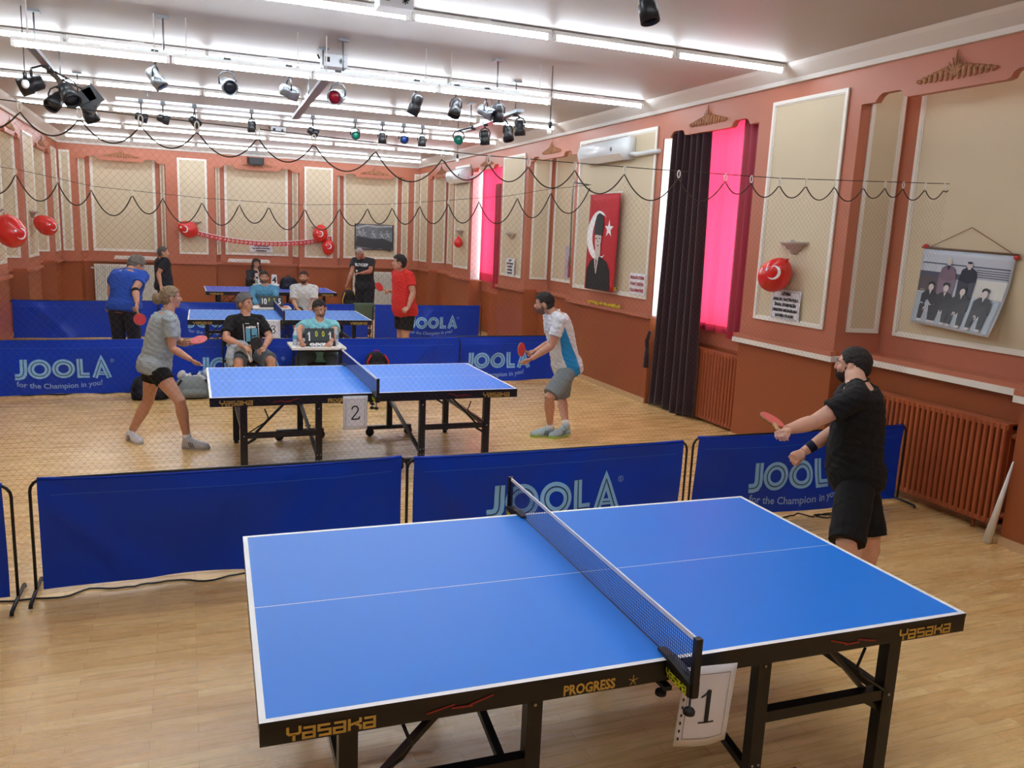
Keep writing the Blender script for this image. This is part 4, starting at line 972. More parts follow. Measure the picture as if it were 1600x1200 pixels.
fan([(-.19,-.04),(-.20,-.18),(-.10,-.25),(-.02,-.18),(-.02,-.04)], 1, lambda u, v: FB(u, v, 0.010)); fan([(-.22,.10),(-.21,-.06),(-.14,-.12),(-.05,-.08),(0.0,0.02),(0.0,.14)], 1, lambda u, v: FB(u, v, 0.011))
fan([(-.25,.12),(-.24,.30),(-.18,.40),(-.08,.43),(.02,.40),(.07,.30),(.03,.10)], 2, lambda u, v: FB(u, v, 0.013))
fan([(-.21,-.24),(-.14,-.52),(-.07,-.24),(-.14,-.20)], 1, lambda u, v: FB(u, v, 0.012)); fan([(-.155,-.25),(-.14,-.45),(-.12,-.25)], 0, lambda u, v: FB(u, v, 0.015))
for a, b in (((-.20,.055),(-.13,.065)),((-.08,.065),(-.03,.055)),((-.13,-.045),(-.07,-.045)),((-.11,.04),(-.12,-.0))): m.ribbon([a, b], 0.014, lambda u, v: FB(u, v, 0.015), 0)
m.build('figure', [mat('suit_print',(18,16,22),0.7), mat('print_pale',(214,204,196),0.7), mat('hat_print',(44,48,50),0.7)], fb)
# flower garlands
def garland(p0, p1, n, label, seed, amp=0.03):
    rnd = random.Random(seed); t = thing('flower_garland', label, 'flowers', p0); d = Vector(p1)-Vector(p0); y = MB(); g = MB()
    for k in range(n):
        q = d*(k/(n-1)) + Vector((rnd.uniform(-.03,.0), rnd.uniform(-.02,.02), rnd.uniform(0.0, amp))); r = rnd.uniform(0.016, 0.027)
        for j in range(6): a = j*PI/3+rnd.random(); y.ell(q+Vector((-0.008, r*0.7*math.cos(a), r*0.7*math.sin(a))), (r*0.3, r*0.45, r*0.45), nu=6, nv=4, mi=0)
        y.ell(q+Vector((-0.015,0,0)), (r*.3,r*.3,r*.3), nu=6, nv=4, mi=1 if k % 4 == 0 else 0)
        if k % 2: g.ell(q+Vector((0.01, rnd.uniform(-.03,.03), rnd.uniform(-.03,.02))), (0.006,0.022,0.012), nu=6, nv=4)
    o = y.build('blossoms', [mat('flower_yellow',(224,204,52),0.7), mat('flower_orange',(200,120,40),0.7)], t); o['kind'] = 'stuff'
    o = g.build('leaves', mat('leaf_green',(78,120,50),0.7), t); o['kind'] = 'stuff'
garland((4.17,8.20,1.46), (4.17,7.36,1.47), 26, 'yellow flower garland along the foot of the red flag banner', 3, 0.06)
garland((4.185,8.22,1.235), (4.185,7.25,1.235), 34, 'yellow garland lying on the wall ledge under the flag banner', 4, 0.02)

# poster, framed photo, old team photograph
t = thing('poster', 'pale poster of an athlete in the recess left of the flag banner', 'poster', (4.63, 9.9, 1.77)); m = MB(); m.box((-0.006,-0.21,-0.28),(0,0.21,0.28)); m.build('sheet', mat('poster_pale',(186,176,190),0.5,noise_amt=0.15,nscale=5), t)
m = MB(); F = lambda u, v: (-0.009, -u, v)
m.ribbon([(0.02,-0.26),(0.03,-0.1),(0.02,0.02),(0.04,0.1)], 0.17, F, 0); m.ribbon([(-0.1,-0.12),(-0.06,0.03),(0.03,0.08),(0.12,0.04),(0.1,-0.1)], 0.05, F, 1); m.ribbon(circ(0.06,0.17,0.025,12), 0.05, F, 1, True); m.ribbon(circ(0.06,0.2,0.03,8,0,PI), 0.03, F, 2); m.build('athlete', [mat('print_red',(150,60,70),0.6), mat('print_skin',(196,150,140),0.6), ink], t)
t = thing('framed_photo', 'black framed grey photograph of runners on the far wall', 'picture', (3.11, YF+0.40, 1.99)); m = MB(); m.box((-0.52,-0.03,-0.335),(0.52,0.0,0.335)); m.build('frame', black_plastic, t)
m = MB(); m.box((-0.50,-0.033,-0.315),(0.49,-0.029,0.32)); m.build('print', mat('photo_grey',(120,128,138),0.5,noise_amt=0.35,nscale=3), t)
m = MB(); F = lambda u, v: (u, -0.036, v)
m.ribbon([(-0.49,0.22),(-0.2,0.3),(0.1,0.27),(0.48,0.3)], 0.05, F, 1); m.ribbon([(-0.49,-0.12),(0,-0.18),(0.2,-0.16),(0.48,-0.26)], 0.26, F, 0)
for k, (x, z) in enumerate(((-0.28,0.08),(-0.02,0.05),(0.2,0.04),(0.36,0.06),(-0.4,0.1))):
    m.ribbon([(x-0.02,z+0.07),(x,z),(x+0.06,z-0.06)], 0.03, F, 1); m.ribbon([(x-0.08,z+0.02),(x,z+0.02),(x+0.07,z+0.04)], 0.018, F, 1); m.ribbon([(x,z-0.02),(x-0.07,z-0.07)], 0.018, F, 1); m.ribbon(circ(x-0.02,z+0.1,0.01,8), 0.02, F, 1, True)
for k in range(12): m.ribbon([(0.1+k*0.032,0.12),(0.11+k*0.032,0.28)], 0.008, F, 0)
m.build('figures', [mat('photo_dark',(54,60,68),0.5), mat('photo_light',(176,182,188),0.5)], t)

tp = thing('team_photograph', 'large curling old team photograph hung on a string in the near recess', 'picture', (XR+0.415, 2.12, 1.90)); pw, ph_ = 0.90, 0.66
def TPc(u, v, e=0.0):                                  # u: -.5...5 towards the viewer's right (smaller y); bottom curls off the wall
    curl = 0.10*max(0, 0.15-v)**1.6*(1.0+0.6*u)+0.05*max(0, 0.2-v)*max(0, u+0.2)
    uu = u*pw - 0.05*(0.5-v)*(0.5+u); return Vector((-0.012-e-curl*1.4, -uu, v*ph_-0.035*(u+0.5)))
m = MB(); n = 14; m.add([TPc(-.5+i/n, -.5+j/n) for j in range(n+1) for i in range(n+1)], [(j*(n+1)+i, j*(n+1)+i+1, (j+1)*(n+1)+i+1, (j+1)*(n+1)+i) for j in range(n) for i in range(n)], 0, True)
o = m.build('print', mat('photo_sky',(196,206,220),0.35), tp); solid(o, 0.003)
m = MB(); ly = [0]
def TF(u, v): return TPc(u-.5, .5-v, 0.004+0.0012*ly[0])
def blob(cx, cy, rx, ry, mi, n=14): ly[0] += 0.25; pp = [(cx+rx*math.cos(2*PI*k/n), cy+ry*math.sin(2*PI*k/n)) for k in range(n)]; m.add([TF(cx, cy)]+[TF(*p) for p in pp], [(0, k+1, (k+1) % n+1) for k in range(n)], mi)
def band(a, b, y0, y1, mi, n=8):
    ly[0] += 0.25
    for k in range(n):
        x0 = a+(b-a)*k/n; x1 = a+(b-a)*(k+1)/n; m.add([TF(x0,y0),TF(x1,y0),TF(x1,y1),TF(x0,y1)], [(0,1,2,3)], mi)
band(0.02,0.98,0.17,0.185,1); band(0.0,0.62,0.29,0.36,1); band(0.0,0.3,0.36,0.56,3); band(0.03,0.09,0.4,0.55,2)
for k in range(4): band(0.64,0.98,0.21+k*0.028,0.218+k*0.028,4)
band(0.62,0.98,0.33,0.56,5); band(0.0,0.97,0.58,0.97,6)
for x, top, c in ((0.33,0.10,7),(0.56,0.13,8)):
    blob(x, top+0.04, 0.032, 0.048, 9); blob(x, top+0.002, 0.028, 0.016, 5 if c == 7 else 4)
    ly[0] += 0.25; pts = [(x-0.09,0.62),(x-0.1,0.36),(x-0.075,0.23),(x-0.03,0.19),(x+0.03,0.19),(x+0.08,0.23),(x+0.10,0.36),(x+0.09,0.62)]; m.add([TF(x,0.4)]+[TF(*p) for p in pts], [(0,k+1,(k+1)%8+1) for k in range(8)], c)
    ly[0] += 0.25; m.add([TF(x-0.02,0.19),TF(x+0.02,0.19),TF(x,0.33)], [(0,1,2)], 8 if c == 7 else 5)
for x, hy in ((0.17,0.46),(0.35,0.45),(0.55,0.47),(0.80,0.46)):
    ly[0] += 0.25; pts = [(x-0.10,0.74),(x-0.10,0.60),(x-0.05,0.545),(x+0.05,0.545),(x+0.10,0.60),(x+0.11,0.74),(x+0.07,0.80),(x-0.06,0.80)]; m.add([TF(x,0.66)]+[TF(*p) for p in pts], [(0,k+1,(k+1)%8+1) for k in range(8)], 4)
    for s in (-1, 1): ly[0] += 0.25; m.add([TF(x+s*0.015,0.74),TF(x+s*0.10,0.72),TF(x+s*0.095,0.93),TF(x+s*0.04,0.93)], [(0,1,2,3)], 4); blob(x+s*0.03, 0.80, 0.022, 0.032, 9); blob(x+s*0.06, 0.945, 0.03, 0.014, 9)
    blob(x, hy-0.002, 0.042, 0.036, 4); blob(x, hy+0.040, 0.031, 0.046, 9); ly[0] += 0.25; m.add([TF(x-0.015,0.545),TF(x+0.015,0.545),TF(x,0.6)], [(0,1,2)], 9)
m.build('figures', [M['photo_sky'], mat('ph1',(78,84,106),0.4), mat('ph2',(150,140,140),0.4), mat('ph3',(84,78,84),0.4), mat('ph4',(26,24,32),0.4), mat('ph5',(206,208,204),0.4), mat('ph6',(164,178,190),0.4), mat('ph7',(126,108,126),0.4), mat('ph8',(36,40,60),0.4), mat('ph9',(206,200,200),0.4)], tp)
m = MB(); A, B_, Cc = TPc(-.5,.5), TPc(.5,.5), Vector((0.0, 0.0, 0.52)); m.tube([A+Vector((0,-0.03,0)), Cc, B_], 0.003, 5); m.build('string', mat('string_brown',(120,64,44),0.8), tp)
m = MB(); m.tube([A+Vector((0,0.02,0.012)), B_+Vector((0,-0.02,0.012))], 0.009, 6); m.build('hanging_rod', mat('rod_wood',(120,96,78),0.6), tp)
m = MB(); m.ell(A+Vector((0,-0.02,0.02)), (0.012,0.035,0.022), nu=8, nv=6); m.ell(B_+Vector((0,-0.005,-0.01)), (0.012,0.03,0.022), nu=8, nv=6); m.build('red_cap', mat('cap_red',(190,50,40),0.5), tp)

# =====================================================================
# SCORERS' TABLES AND SMALL THINGS
# =====================================================================
def small_table(c, w, d, h, label):
    t = thing('scorer_table', label, 'small table', (c[0], c[1], 0))
    m = MB(); m.box((-w/2,-d/2,h-0.025),(w/2,d/2,h)); m.build('tabletop', white_m, t)
    for sx in (-1,1):
        for sy in (-1,1): m = MB(); m.bar((sx*(w/2-0.08),sy*(d/2-0.06),h-0.02),(sx*(w/2-0.05),sy*(d/2-0.03),0.0),0.022); m.build('leg', black_metal, t)
    m = MB()
    for sx in (-1,1): m.bar((sx*(w/2-0.06),-(d/2-0.05),0.2),(sx*(w/2-0.06),(d/2-0.05),0.2),0.018)
    m.bar((-(w/2-0.08),-(d/2-0.06),h-0.05),((w/2-0.08),-(d/2-0.06),h-0.05),0.02); m.build('frame', black_metal, t)
small_table((-0.06,7.42), 0.66, 0.58, 0.72, 'small white table in front of the man in the turquoise shirt')
small_table((-0.17,12.2), 0.66, 0.50, 0.74, 'white table with papers before the far seated scorer')
small_table((0.19,17.15), 0.62, 0.40, 0.80, 'little white table behind the violet table')
def scoreboard(c, nums, w, h, label, brand=True):
    t = thing('scoreboard', label, 'scoreboard', c)
    m = MB(); m.rings([[Vector((-w/2,-0.09,0)),Vector((w/2,-0.09,0)),Vector((w/2,0.10,0)),Vector((-w/2,0.10,0))],[Vector((-w/2,-0.075,h*0.27)),Vector((w/2,-0.075,h*0.27)),Vector((w/2,0.08,h*0.27)),Vector((-w/2,0.08,h*0.27))]], smooth=False)
    m.build('base', black_plastic, t)
    m = MB(); m.rings([[Vector((-w/2+.01,-0.05,h*.27)),Vector((w/2-.01,-0.05,h*.27)),Vector((w/2-.01,0.06,h*.27)),Vector((-w/2+.01,0.06,h*.27))],[Vector((-w/2+.01,-0.01,h)),Vector((w/2-.01,-0.01,h)),Vector((w/2-.01,0.02,h)),Vector((-w/2+.01,0.02,h))]], smooth=False)
    m.build('panel', mat('score_panel',(50,62,66),0.5), t)
    F = lambda u, v: (u, -0.053+0.042*(v-h*.27)/(h*.73)-0.004, v)
    m = MB(); lay = [(-w*.34, nums[0], 1.0, 0), (-w*.11, nums[1], .62, 1), (w*.11, nums[2], .62, 1), (w*.34, nums[3], 1.0, 0)]
    for x, s, k, mi in lay:
        sz = h*0.72*k; add_text(m, s, sz, lambda u, v: F(x+u, (h*.30 if k == 1 else h*.54)+v), mi, bold=(0.004 if k == 1 else 0.0018)*h/.2, sx=0.72)
        if s == '1': m.ribbon([(x-0.022,h*.30+sz*.50),(x-0.010,h*.30+sz*.58),(x,h*.30+sz*.70)], 0.010, F, mi)
    m.build('digits', [white_line, yellow_print], t)
    m = MB()
    for x in (-w*.34, w*.34): m.box((x-w*.14,-0.062,h*.27),(x+w*.14,-0.055,h*.30))
    for x in (-w*.34,-w*.11,w*.11,w*.34): m.tube([(x,-0.02,h-0.01),(x,-0.02,h+0.012),(x,0.02,h+0.012),(x,0.03,h-0.01)],0.004,5)
    m.build('card_ring', black_plastic, t)
    if brand:
        m = MB(); G = lambda u, v: (u, -0.0905+0.015*v/(h*.27)-0.002, v); add_text(m, 'DONIC', h*.2, lambda u, v: G(u+w*.1, v+h*.05), 0, bold=0.004, shear=0.3, sx=1.5); m.ribbon(circ(-w*.26, h*.12, h*.055, 16), h*.06, lambda u, v: G(-w*.26+(u+w*.26)*1.8, v), 0, True); m.build('lettering', white_line, t)
scoreboard((-0.03, 7.36, 0.72), ('1','0','0','1'), 0.38, 0.215, 'dark flip scoreboard showing 1 0 0 1 on the small white table')
scoreboard((-0.17, 12.12, 0.74), ('10','0','0','5'), 0.40, 0.20, 'dark flip scoreboard showing 10 and 5 at the far umpire table', brand=False)
t = thing('scoreboard', 'white number cards standing on the little table behind the violet table', 'scoreboard', (0.19,17.1,0.80))
for x, s in ((-0.14,'3'),(0.16,'4')):
    m = MB(); m.rings([[Vector((x-.07,-.06,0)),Vector((x+.07,-.06,0)),Vector((x+.07,.06,0)),Vector((x-.07,.06,0))],[Vector((x-.055,-.01,.24)),Vector((x+.055,-.01,.24)),Vector((x+.055,.01,.24)),Vector((x-.055,.01,.24))]], smooth=False); c = m.build('card', white_m, t)
    m = MB(); add_text(m, s, 0.19, lambda u, v: (x+u, -0.06+0.2*(v+.05)-0.004, v+.05), bold=0.006); m.build('digit', ink, c)
def bottle(p, label, cap):
    t = thing('water_bottle', label, 'bottle', p); body = mat('bottle_plastic',(206,222,232),0.15)
    m = MB(); m.lathe([(0.001,0),(0.031,0.002),(0.033,0.02),(0.031,0.06),(0.033,0.075),(0.033,0.13),(0.026,0.16),(0.014,0.185),(0.013,0.2)],16); m.build('body', body, t)
    m = MB(); m.lathe([(0.0335,0.075),(0.034,0.076),(0.034,0.125),(0.0335,0.126)],16); m.build('wrapper', mat('wrapper_blue',(90,170,205),0.4), t)
    m = MB(); m.lathe([(0.001,0.198),(0.0155,0.198),(0.0155,0.218),(0.001,0.22)],12); m.build('cap', cap, t)
bottle((-0.32,7.40,0.72), 'clear water bottle left of the dark scoreboard', white_m); bottle((0.19,7.44,0.72), 'clear water bottle right of the dark scoreboard', white_m)
m = MB(); m.lathe([(0.001,0),(0.025,0.002),(0.032,0.09),(0.03,0.09),(0.001,0.01)],14, M4=Matrix.Translation((-0.23,7.36,0.72))); tag(m.build('plastic_cup', white_m), 'small white cup beside the left water bottle', 'cup')
# papers and orange cloths on the far umpire table
m = MB(); m.box((-0.38,11.99,0.741),(0.02,12.1,0.746), rot=None); tag(m.build('score_sheets', paper), 'score papers lying in front of the far scoreboard', 'papers')
m = MB(); m.ell((0.04,12.06,0.755),(0.09,0.05,0.012),nu=12,nv=6); tag(m.build('paddle_case', mat('case_orange',(214,120,70),0.6)), 'orange paddle lying on the far umpire table', 'paddle')

def chair(c, rz, label, h=0.45, back=True):
    t = thing('folding_chair', label, 'chair', (c[0],c[1],0), rz); sm = mat('seat_black',(24,24,28),0.6)
    m = MB(); m.box((-0.20,-0.20,h-0.035),(0.20,0.20,h)); m.build('seat', sm, t)
    if back: m = MB(); m.box((-0.20,0.20,h+0.18),(0.20,0.225,h+0.40)); m.build('backrest', sm, t)
    for sx in (-1,1):
        m = MB(); m.tube(([(sx*0.2,0.215,h+0.38)] if back else [])+[(sx*0.2,0.20,h),(sx*0.2,0.24,0.0)],0.011,8); m.build('leg', black_metal, t)
        m = MB(); m.tube([(sx*0.2,-0.18,h-0.02),(sx*0.2,-0.22,0.0)],0.011,8); m.build('leg', black_metal, t)
    return t
# bags
def bag(c, size, label, mats, rz=0.0, kind='backpack'):
    t = thing(kind, label, 'bag', c, rz); w, d, h = size
    m = MB(); n = 20; rings = []
    for z, k in ((0,0.82),(0.03,0.96),(0.25,1.0),(0.55,0.96),(0.8,0.84),(0.93,0.62),(1.0,0.3)):
        rings.append([Vector((w/2*k*math.copysign(abs(math.cos(a))**0.6, math.cos(a)), d/2*k*math.copysign(abs(math.sin(a))**0.6, math.sin(a)), h*z+0.006*math.sin(3*a+z*5))) for a in [2*PI*i/n for i in range(n)]])
    m.rings(rings); m.build('body', mats[0], t)
    m = MB(); m.rings([[Vector((w*0.32*math.copysign(abs(math.cos(a))**0.6, math.cos(a)), -d/2-0.0-0.02-0.02*s, h*0.28+h*0.2*math.copysign(abs(math.sin(a))**0.6, math.sin(a)))) for a in [2*PI*i/n for i in range(n)]] for s in (-2.5,0,1)]); m.build('pocket', mats[1], t)
    m = MB()
    for s in (-1,1): m.tube([(s*w*0.3,-d*0.42,h*0.9),(s*w*0.47,-d*0.5,h*0.5),(s*w*0.44,-d*0.48,h*0.1)],0.014,6)
    m.tube([(-0.04,0,h*0.97),(-0.03,0,h*1.1),(0.03,0,h*1.1),(0.04,0,h*0.97)],0.008,6); m.build('strap', mats[2], t)
    return t
navy = cloth('bag_navy',(26,30,48)); blk = cloth('bag_black',(20,20,24)); yel = cloth('bag_yellow',(206,170,60)); gry = cloth('bag_grey',(138,146,148)); redc = cloth('bag_red',(190,40,50)); whc = cloth('cloth_white',(214,216,220))
bag((0.60,16.42,0.762),(0.40,0.26,0.27),'dark navy backpack lying on the violet table', (navy,navy,blk))
bag((1.77,15.2,0.42),(0.34,0.24,0.42),'black bag with yellow straps standing by the back row barrier', (blk,blk,yel), kind='sports_bag')
bag((0.79,7.78,0.34),(0.30,0.22,0.22),'black bag with red straps on a chair behind the middle table', (blk,blk,redc))
chair((0.79,7.78), 0.0, 'low black stool under the bag with red straps behind the middle table', h=0.34, back=False)
mb_ = MB(); mb_.box((1.5,14.98,0.38),(2.05,15.42,0.42)); 
for sx in (1.53,2.02):
    for sy in (15.01,15.39): mb_.bar((sx,sy,0),(sx,sy,0.38),0.03)
tag(mb_.build('bench', mat('bench_wood',(120,80,50),0.5)), 'low bench holding the black bag with yellow straps', 'bench')
sbg = bag((-1.52,7.88,0.0),(0.46,0.26,0.27),'open grey sports bag stuffed with clothes beside the seated man in black', (gry,gry,blk), kind='sports_bag')
rnd = random.Random(5); m = MB()
for k in range(7): m.ell((-0.14+0.05*k, rnd.uniform(-.05,.03), 0.27+rnd.uniform(-.02,.035)), (rnd.uniform(.04,.07),0.05,rnd.uniform(.025,.045)), Matrix.Rotation(rnd.uniform(0,3),3,'Y'), nu=10, nv=7)
m.build('clothes', whc, sbg)
bag((-2.02,7.86,0.0),(0.44,0.24,0.30),'dark bag on the floor behind the woman in grey', (navy,navy,blk), kind='sports_bag')
m = MB(); m.lathe([(0.001,0),(0.035,0.0),(0.03,0.012),(0.012,0.02),(0.006,0.03),(0.006,0.075),(0.001,0.08)],14, M4=Matrix.Translation((-0.35,6.05,0))); tag(m.build('floor_stand', black_plastic), 'tiny black stand on the floor beneath the number 2 table', 'stand')

# =====================================================================
# PEOPLE
# =====================================================================
V = Vector
def remesh(mb, name, mats, parent, voxel, smooth=4, disp=None, keep=None):
    o = mb.build(name, mats, None)
    r = o.modifiers.new('r', 'REMESH'); r.mode = 'VOXEL'; r.voxel_size = voxel; r.use_smooth_shade = True
    if smooth:
        s = o.modifiers.new('s', 'SMOOTH'); s.factor = 0.5; s.iterations = smooth
    dg = bpy.context.evaluated_depsgraph_get(); me = bpy.data.meshes.new_from_object(o.evaluated_get(dg)); me.name = name
    old = o.data; o.modifiers.clear(); o.data = me; bpy.data.meshes.remove(old)
    if not me.materials: me.materials.append(mats if not isinstance(mats, (list, tuple)) else mats[0])
    if disp:
        amp, fr, st = disp; nv = len(me.vertices); co = np.empty(nv*3); no = np.empty(nv*3); me.vertices.foreach_get('co', co); me.vertex_normals.foreach_get('vector', no)
        co = co.reshape(-1,3); no = no.reshape(-1,3); off = np.zeros(nv)
        for k, (f, a) in enumerate(((fr,1.0),(fr*2.1,0.45))):
            ph = np.array([1.7,0.3,2.9])*(k+1)
            q = co*f*np.array(st)
            off += a*(np.sin(q[:,0]*1.3+q[:,2]*1.9+ph[0]+1.5*np.sin(q[:,1]*1.1+q[:,2]*0.7))*np.sin(q[:,2]*1.2-q[:,1]*1.6+ph[1]+1.3*np.sin(q[:,0]*0.9)))
        co += no*(off*amp)[:,None]; me.vertices.foreach_set('co', co.ravel()); me.update()
    me.polygons.foreach_set('use_smooth', [True]*len(me.polygons))
    if parent is not None: o.parent = parent
    return o
def capsule(mb, a, b, ra, rb, n=14):
    a = V(a); b = V(b); d = (b-a); L = d.length; q = d.to_track_quat('Z','Y').to_matrix().to_4x4(); q.translation = a; pr = []
    for k in range(5): t = PI/2*k/5; pr.append((ra*math.sin(t)+1e-4, -ra*math.cos(t)))
    for k in range(5): t = PI/2*k/4; pr.append((rb*math.cos(t)+1e-4, L+rb*math.sin(t)))
    mb.lathe(pr, n, M4=q)
def limb(mb, pts, rads, n=16, flat=False, side=None, asp=1.0):
    """tapered tube through pts; pts: list of Vector; rads list"""
    pts = [V(p) for p in pts]; N = len(pts); rings = []; prev = None
    for i, p in enumerate(pts):
        a = pts[max(0,i-1)]; c = pts[min(N-1,i+1)]; d = (c-a).normalized()
        x = (side - d*side.dot(d)).normalized() if side is not None else (d.orthogonal().normalized() if prev is None else (prev-d*prev.dot(d)).normalized())
        prev = x; y = d.cross(x); r = rads[i]
        rings.append([p + x*math.cos(2*PI*k/n)*r + y*math.sin(2*PI*k/n)*r*asp for k in range(n)])
    mb.rings(rings)
def lerp(a, b, t): return a+(b-a)*t
def hand(mb, wr, ha, pn, S, side, curl=0.5, spread=1.0, thumb_in=0.4):
    """palm + five fingers. wr wrist, ha hand centre (gives direction), pn palm normal, side: direction of the thumb side"""
    d = (ha-wr).normalized(); pn = (pn - d*pn.dot(d)).normalized(); s = d.cross(pn).normalized()
    if s.dot(side) < 0: s = -s
    pl = 0.085*S; limb(mb, [wr-d*0.02*S, wr+d*0.02*S, wr+d*0.055*S, wr+d*pl, wr+d*(pl+0.008*S)], [0.026*S,0.031*S,0.040*S,0.041*S,0.034*S], side=s, asp=0.38)
    limb(mb, [wr+d*0.015*S+s*0.012*S, wr+d*0.04*S+s*0.026*S+pn*0.006*S, wr+d*0.062*S+s*0.03*S], [0.015*S,0.017*S,0.012*S])
    for k, (off, L) in enumerate(((0.030,0.073),(0.0105,0.082),(-0.0095,0.077),(-0.029,0.060))):
        b = wr+d*(pl-0.006*S)+s*off*S; p = b; ang = 0.0; pts = [b-d*0.012*S, b]; c = curl*(1+0.08*k)+0.04*(k % 2)
        dd = (d + s*off*1.4*spread).normalized()
        for seg, w_ in ((0.45,0.55),(0.30,1.0),(0.25,0.75)):
            ang += c*w_*1.15; p = p + (dd*math.cos(ang) + pn*math.sin(ang))*L*S*seg; pts.append(p)
        rr = [0.0085,0.0085,0.0082,0.0076,0.006]; limb(mb, pts, [r*S for r in rr], n=10); mb.ell(pts[-1], (0.0062*S,)*3, nu=8, nv=6)
    b = wr+d*0.035*S+s*0.027*S; t1 = b+(d*0.7+s*0.75*(1-thumb_in)+pn*0.6*thumb_in).normalized()*0.042*S; t2 = t1+(d*0.95+pn*0.45*thumb_in+s*0.15*(1-thumb_in)).normalized()*0.030*S
    limb(mb, [b-s*0.01*S, b, t1, t2], [0.011*S,0.0125*S,0.0105*S,0.008*S], n=10); mb.ell(t2, (0.008*S,)*3, nu=8, nv=6)

def person(key, label, J, skin, face, shirt, legs, hair, voxel=0.006, S=1.0, belly=0.0, female=False, sleeve=0.62, hands=None, shoes=None, beard=None, pitch=0.0, roll=0.0, bulk=1.0, shirt_d=(0.0035,22,(1,1,1.6)), brow=(50,38,30), short_len=0.8, sleeve_mat=None):
    """legs: ('shorts', mat) or ('trousers', mat)"""
    J = {k: V(v) for k, v in J.items()}
    foot = V(((J['anL'].x+J['anR'].x)/2, (J['anL'].y+J['anR'].y)/2, 0)); t = thing('person', label, 'person', foot)
    o0 = -foot
    J = {k: v+o0 for k, v in J.items()}
    pel, nk = J['pel'], J['neck']; up = (nk-pel).normalized(); lat = (J['shL']-J['shR']).normalized(); latp = (J['hipL']-J['hipR']).normalized(); B = bulk
    # shirt torso rings ------------------------------------------------
    fwp = latp.cross(V((0,0,1))).normalized()*1.0; fwd = lat.cross(up).normalized()
    fhd = V((math.cos(math.radians(face)), math.sin(math.radians(face)), 0))
    if fwd.dot(V((-(J['shL']-J['shR']).y*0-0, 0, 0))) > 9: pass
    sgn = 1
    fwd = fwd*sgn
    L = (nk-pel).length; prof = [(-0.18,.115,.095,0),(-0.10,.158,.115,-.006),(0.0,.168,.122,-.008),(0.18,.158,.112,0),(0.38,.150,.112,.006),(0.58,.162,.120,.010),(0.76,.172,.122,.008),(0.88,.168,.108,0),(0.96,.130,.085,-.004),(1.02,.075,.065,-.004),(1.06,.058,.056,0)]
    shw = (J['shL']-J['shR']).length/2; ks = shw/0.185
    def torso(mb, infl=0.0, t0=-0.2, t1=1.2, widen=1.0, cap_top=True):
        rings = []; n = 24
        P_ = list(prof)
        for q in range(len(P_)-1):
            for e in (0.0, 0.5):
                a = P_[q]; b = P_[q+1]; tt_ = a[0]+(b[0]-a[0])*e
                if tt_ < t0 or tt_ > t1: continue
                w_ = a[1]+(b[1]-a[1])*e; dp = a[2]+(b[2]-a[2])*e; of = a[3]+(b[3]-a[3])*e
                k = max(0, min(1, tt_)); lt = latp.lerp(lat, k).normalized(); fw = fwd
                bl = belly*math.exp(-((tt_-0.25)/0.25)**2)
                if female: w_ *= (1.04 if tt_ < 0.1 else 0.93); 
                bust = 0.028*math.exp(-((tt_-0.66)/0.1)**2) if female else 0
                W = w_*S*B*(ks if tt_ > 0.5 else 1+(ks-1)*0.5)+infl*widen; D = dp*S*B+infl
                c = pel + (nk-pel)*tt_ + fw*(of+bl*0.5+bust*0.4)*S - fw*0.02*math.sin(PI*max(0,min(1,tt_)))*S
                D += (bl+bust)*0.5*S; pts = []
                if infl > 0.02 and tt_ < 0.12: W += 0.012*S; D += 0.014*S
                for j in range(n):
                    an = 2*PI*j/n; ca, sa = math.cos(an), math.sin(an); e2 = 0.85
                    pts.append(c + lt*W*math.copysign(abs(ca)**e2, ca) + fw*D*math.copysign(abs(sa)**e2, sa))
                rings.append(pts)
        mb.rings(rings)
    # ---- body: one continuous surface
    b = MB(); torso(b)
    limb(b, [nk-up*0.03*S, nk+(J['head']-nk)*0.35, J['head']-(J['head']-nk).normalized()*0.05*S], [0.062*S*B,0.056*S*B,0.055*S])
    for k in 'LR':
        sh, el, wr, ha = J['sh'+k], J['el'+k], J['wr'+k], J['ha'+k]; hip, kn, an, to = J['hip'+k], J['kn'+k], J['an'+k], J['to'+k]
        f_ = 0.9 if female else 1.0
        b.ell(sh-V((0,0,0.008)), (0.056*S*B*f_,)*3, nu=14, nv=10); limb(b, [nk+(sh-nk)*0.25-up*0.018*S, sh], [.040*S*B*f_,.046*S*B*f_])
        limb(b, [sh, lerp(sh,el,.3), lerp(sh,el,.6), lerp(sh,el,.92), el, lerp(el,wr,.15), lerp(el,wr,.4), lerp(el,wr,.75), wr], [r*S*B*f_ for r in (.056,.054,.048,.040,.040,.043,.041,.031,.026)])
        hd = (hands or {}).get(k, {}); dirn = (ha-wr).normalized(); pn = V(hd.get('pn', (0,0,-1))); sd = V(hd.get('side', tuple(-lat if k == 'L' else lat)))
        hand(b, wr, ha, pn, S*f_, sd, hd.get('curl', 0.45), 1.0, hd.get('thumb', 0.4))
        limb(b, [hip+V((0,0,.03)), lerp(hip,kn,.12), lerp(hip,kn,.45), lerp(hip,kn,.85), kn, lerp(kn,an,.10), lerp(kn,an,.3), lerp(kn,an,.6), lerp(kn,an,.88), an+V((0,0,-.03))], [r*S*B for r in (.088,.092,.080,.058,.056,.054,.060,.046,.036,.038)])
        fd = V((to.x-an.x, to.y-an.y, 0)).normalized(); limb(b, [an+V((0,0,-.02)), an+fd*0.05*S+V((0,0,-.045*S)), an+fd*0.13*S+V((0,0,-an.z*0.6))], [.034*S,.030*S,.020*S])
    # head
    up_h = (J['head']-nk).normalized(); yaw = V((math.cos(math.radians(face)), math.sin(math.radians(face)), 0))
    lf = V((0,0,1)).cross(yaw).normalized(); R3 = Matrix((lf, -lf.cross(V((0,0,1))) , V((0,0,1)))).transposed()
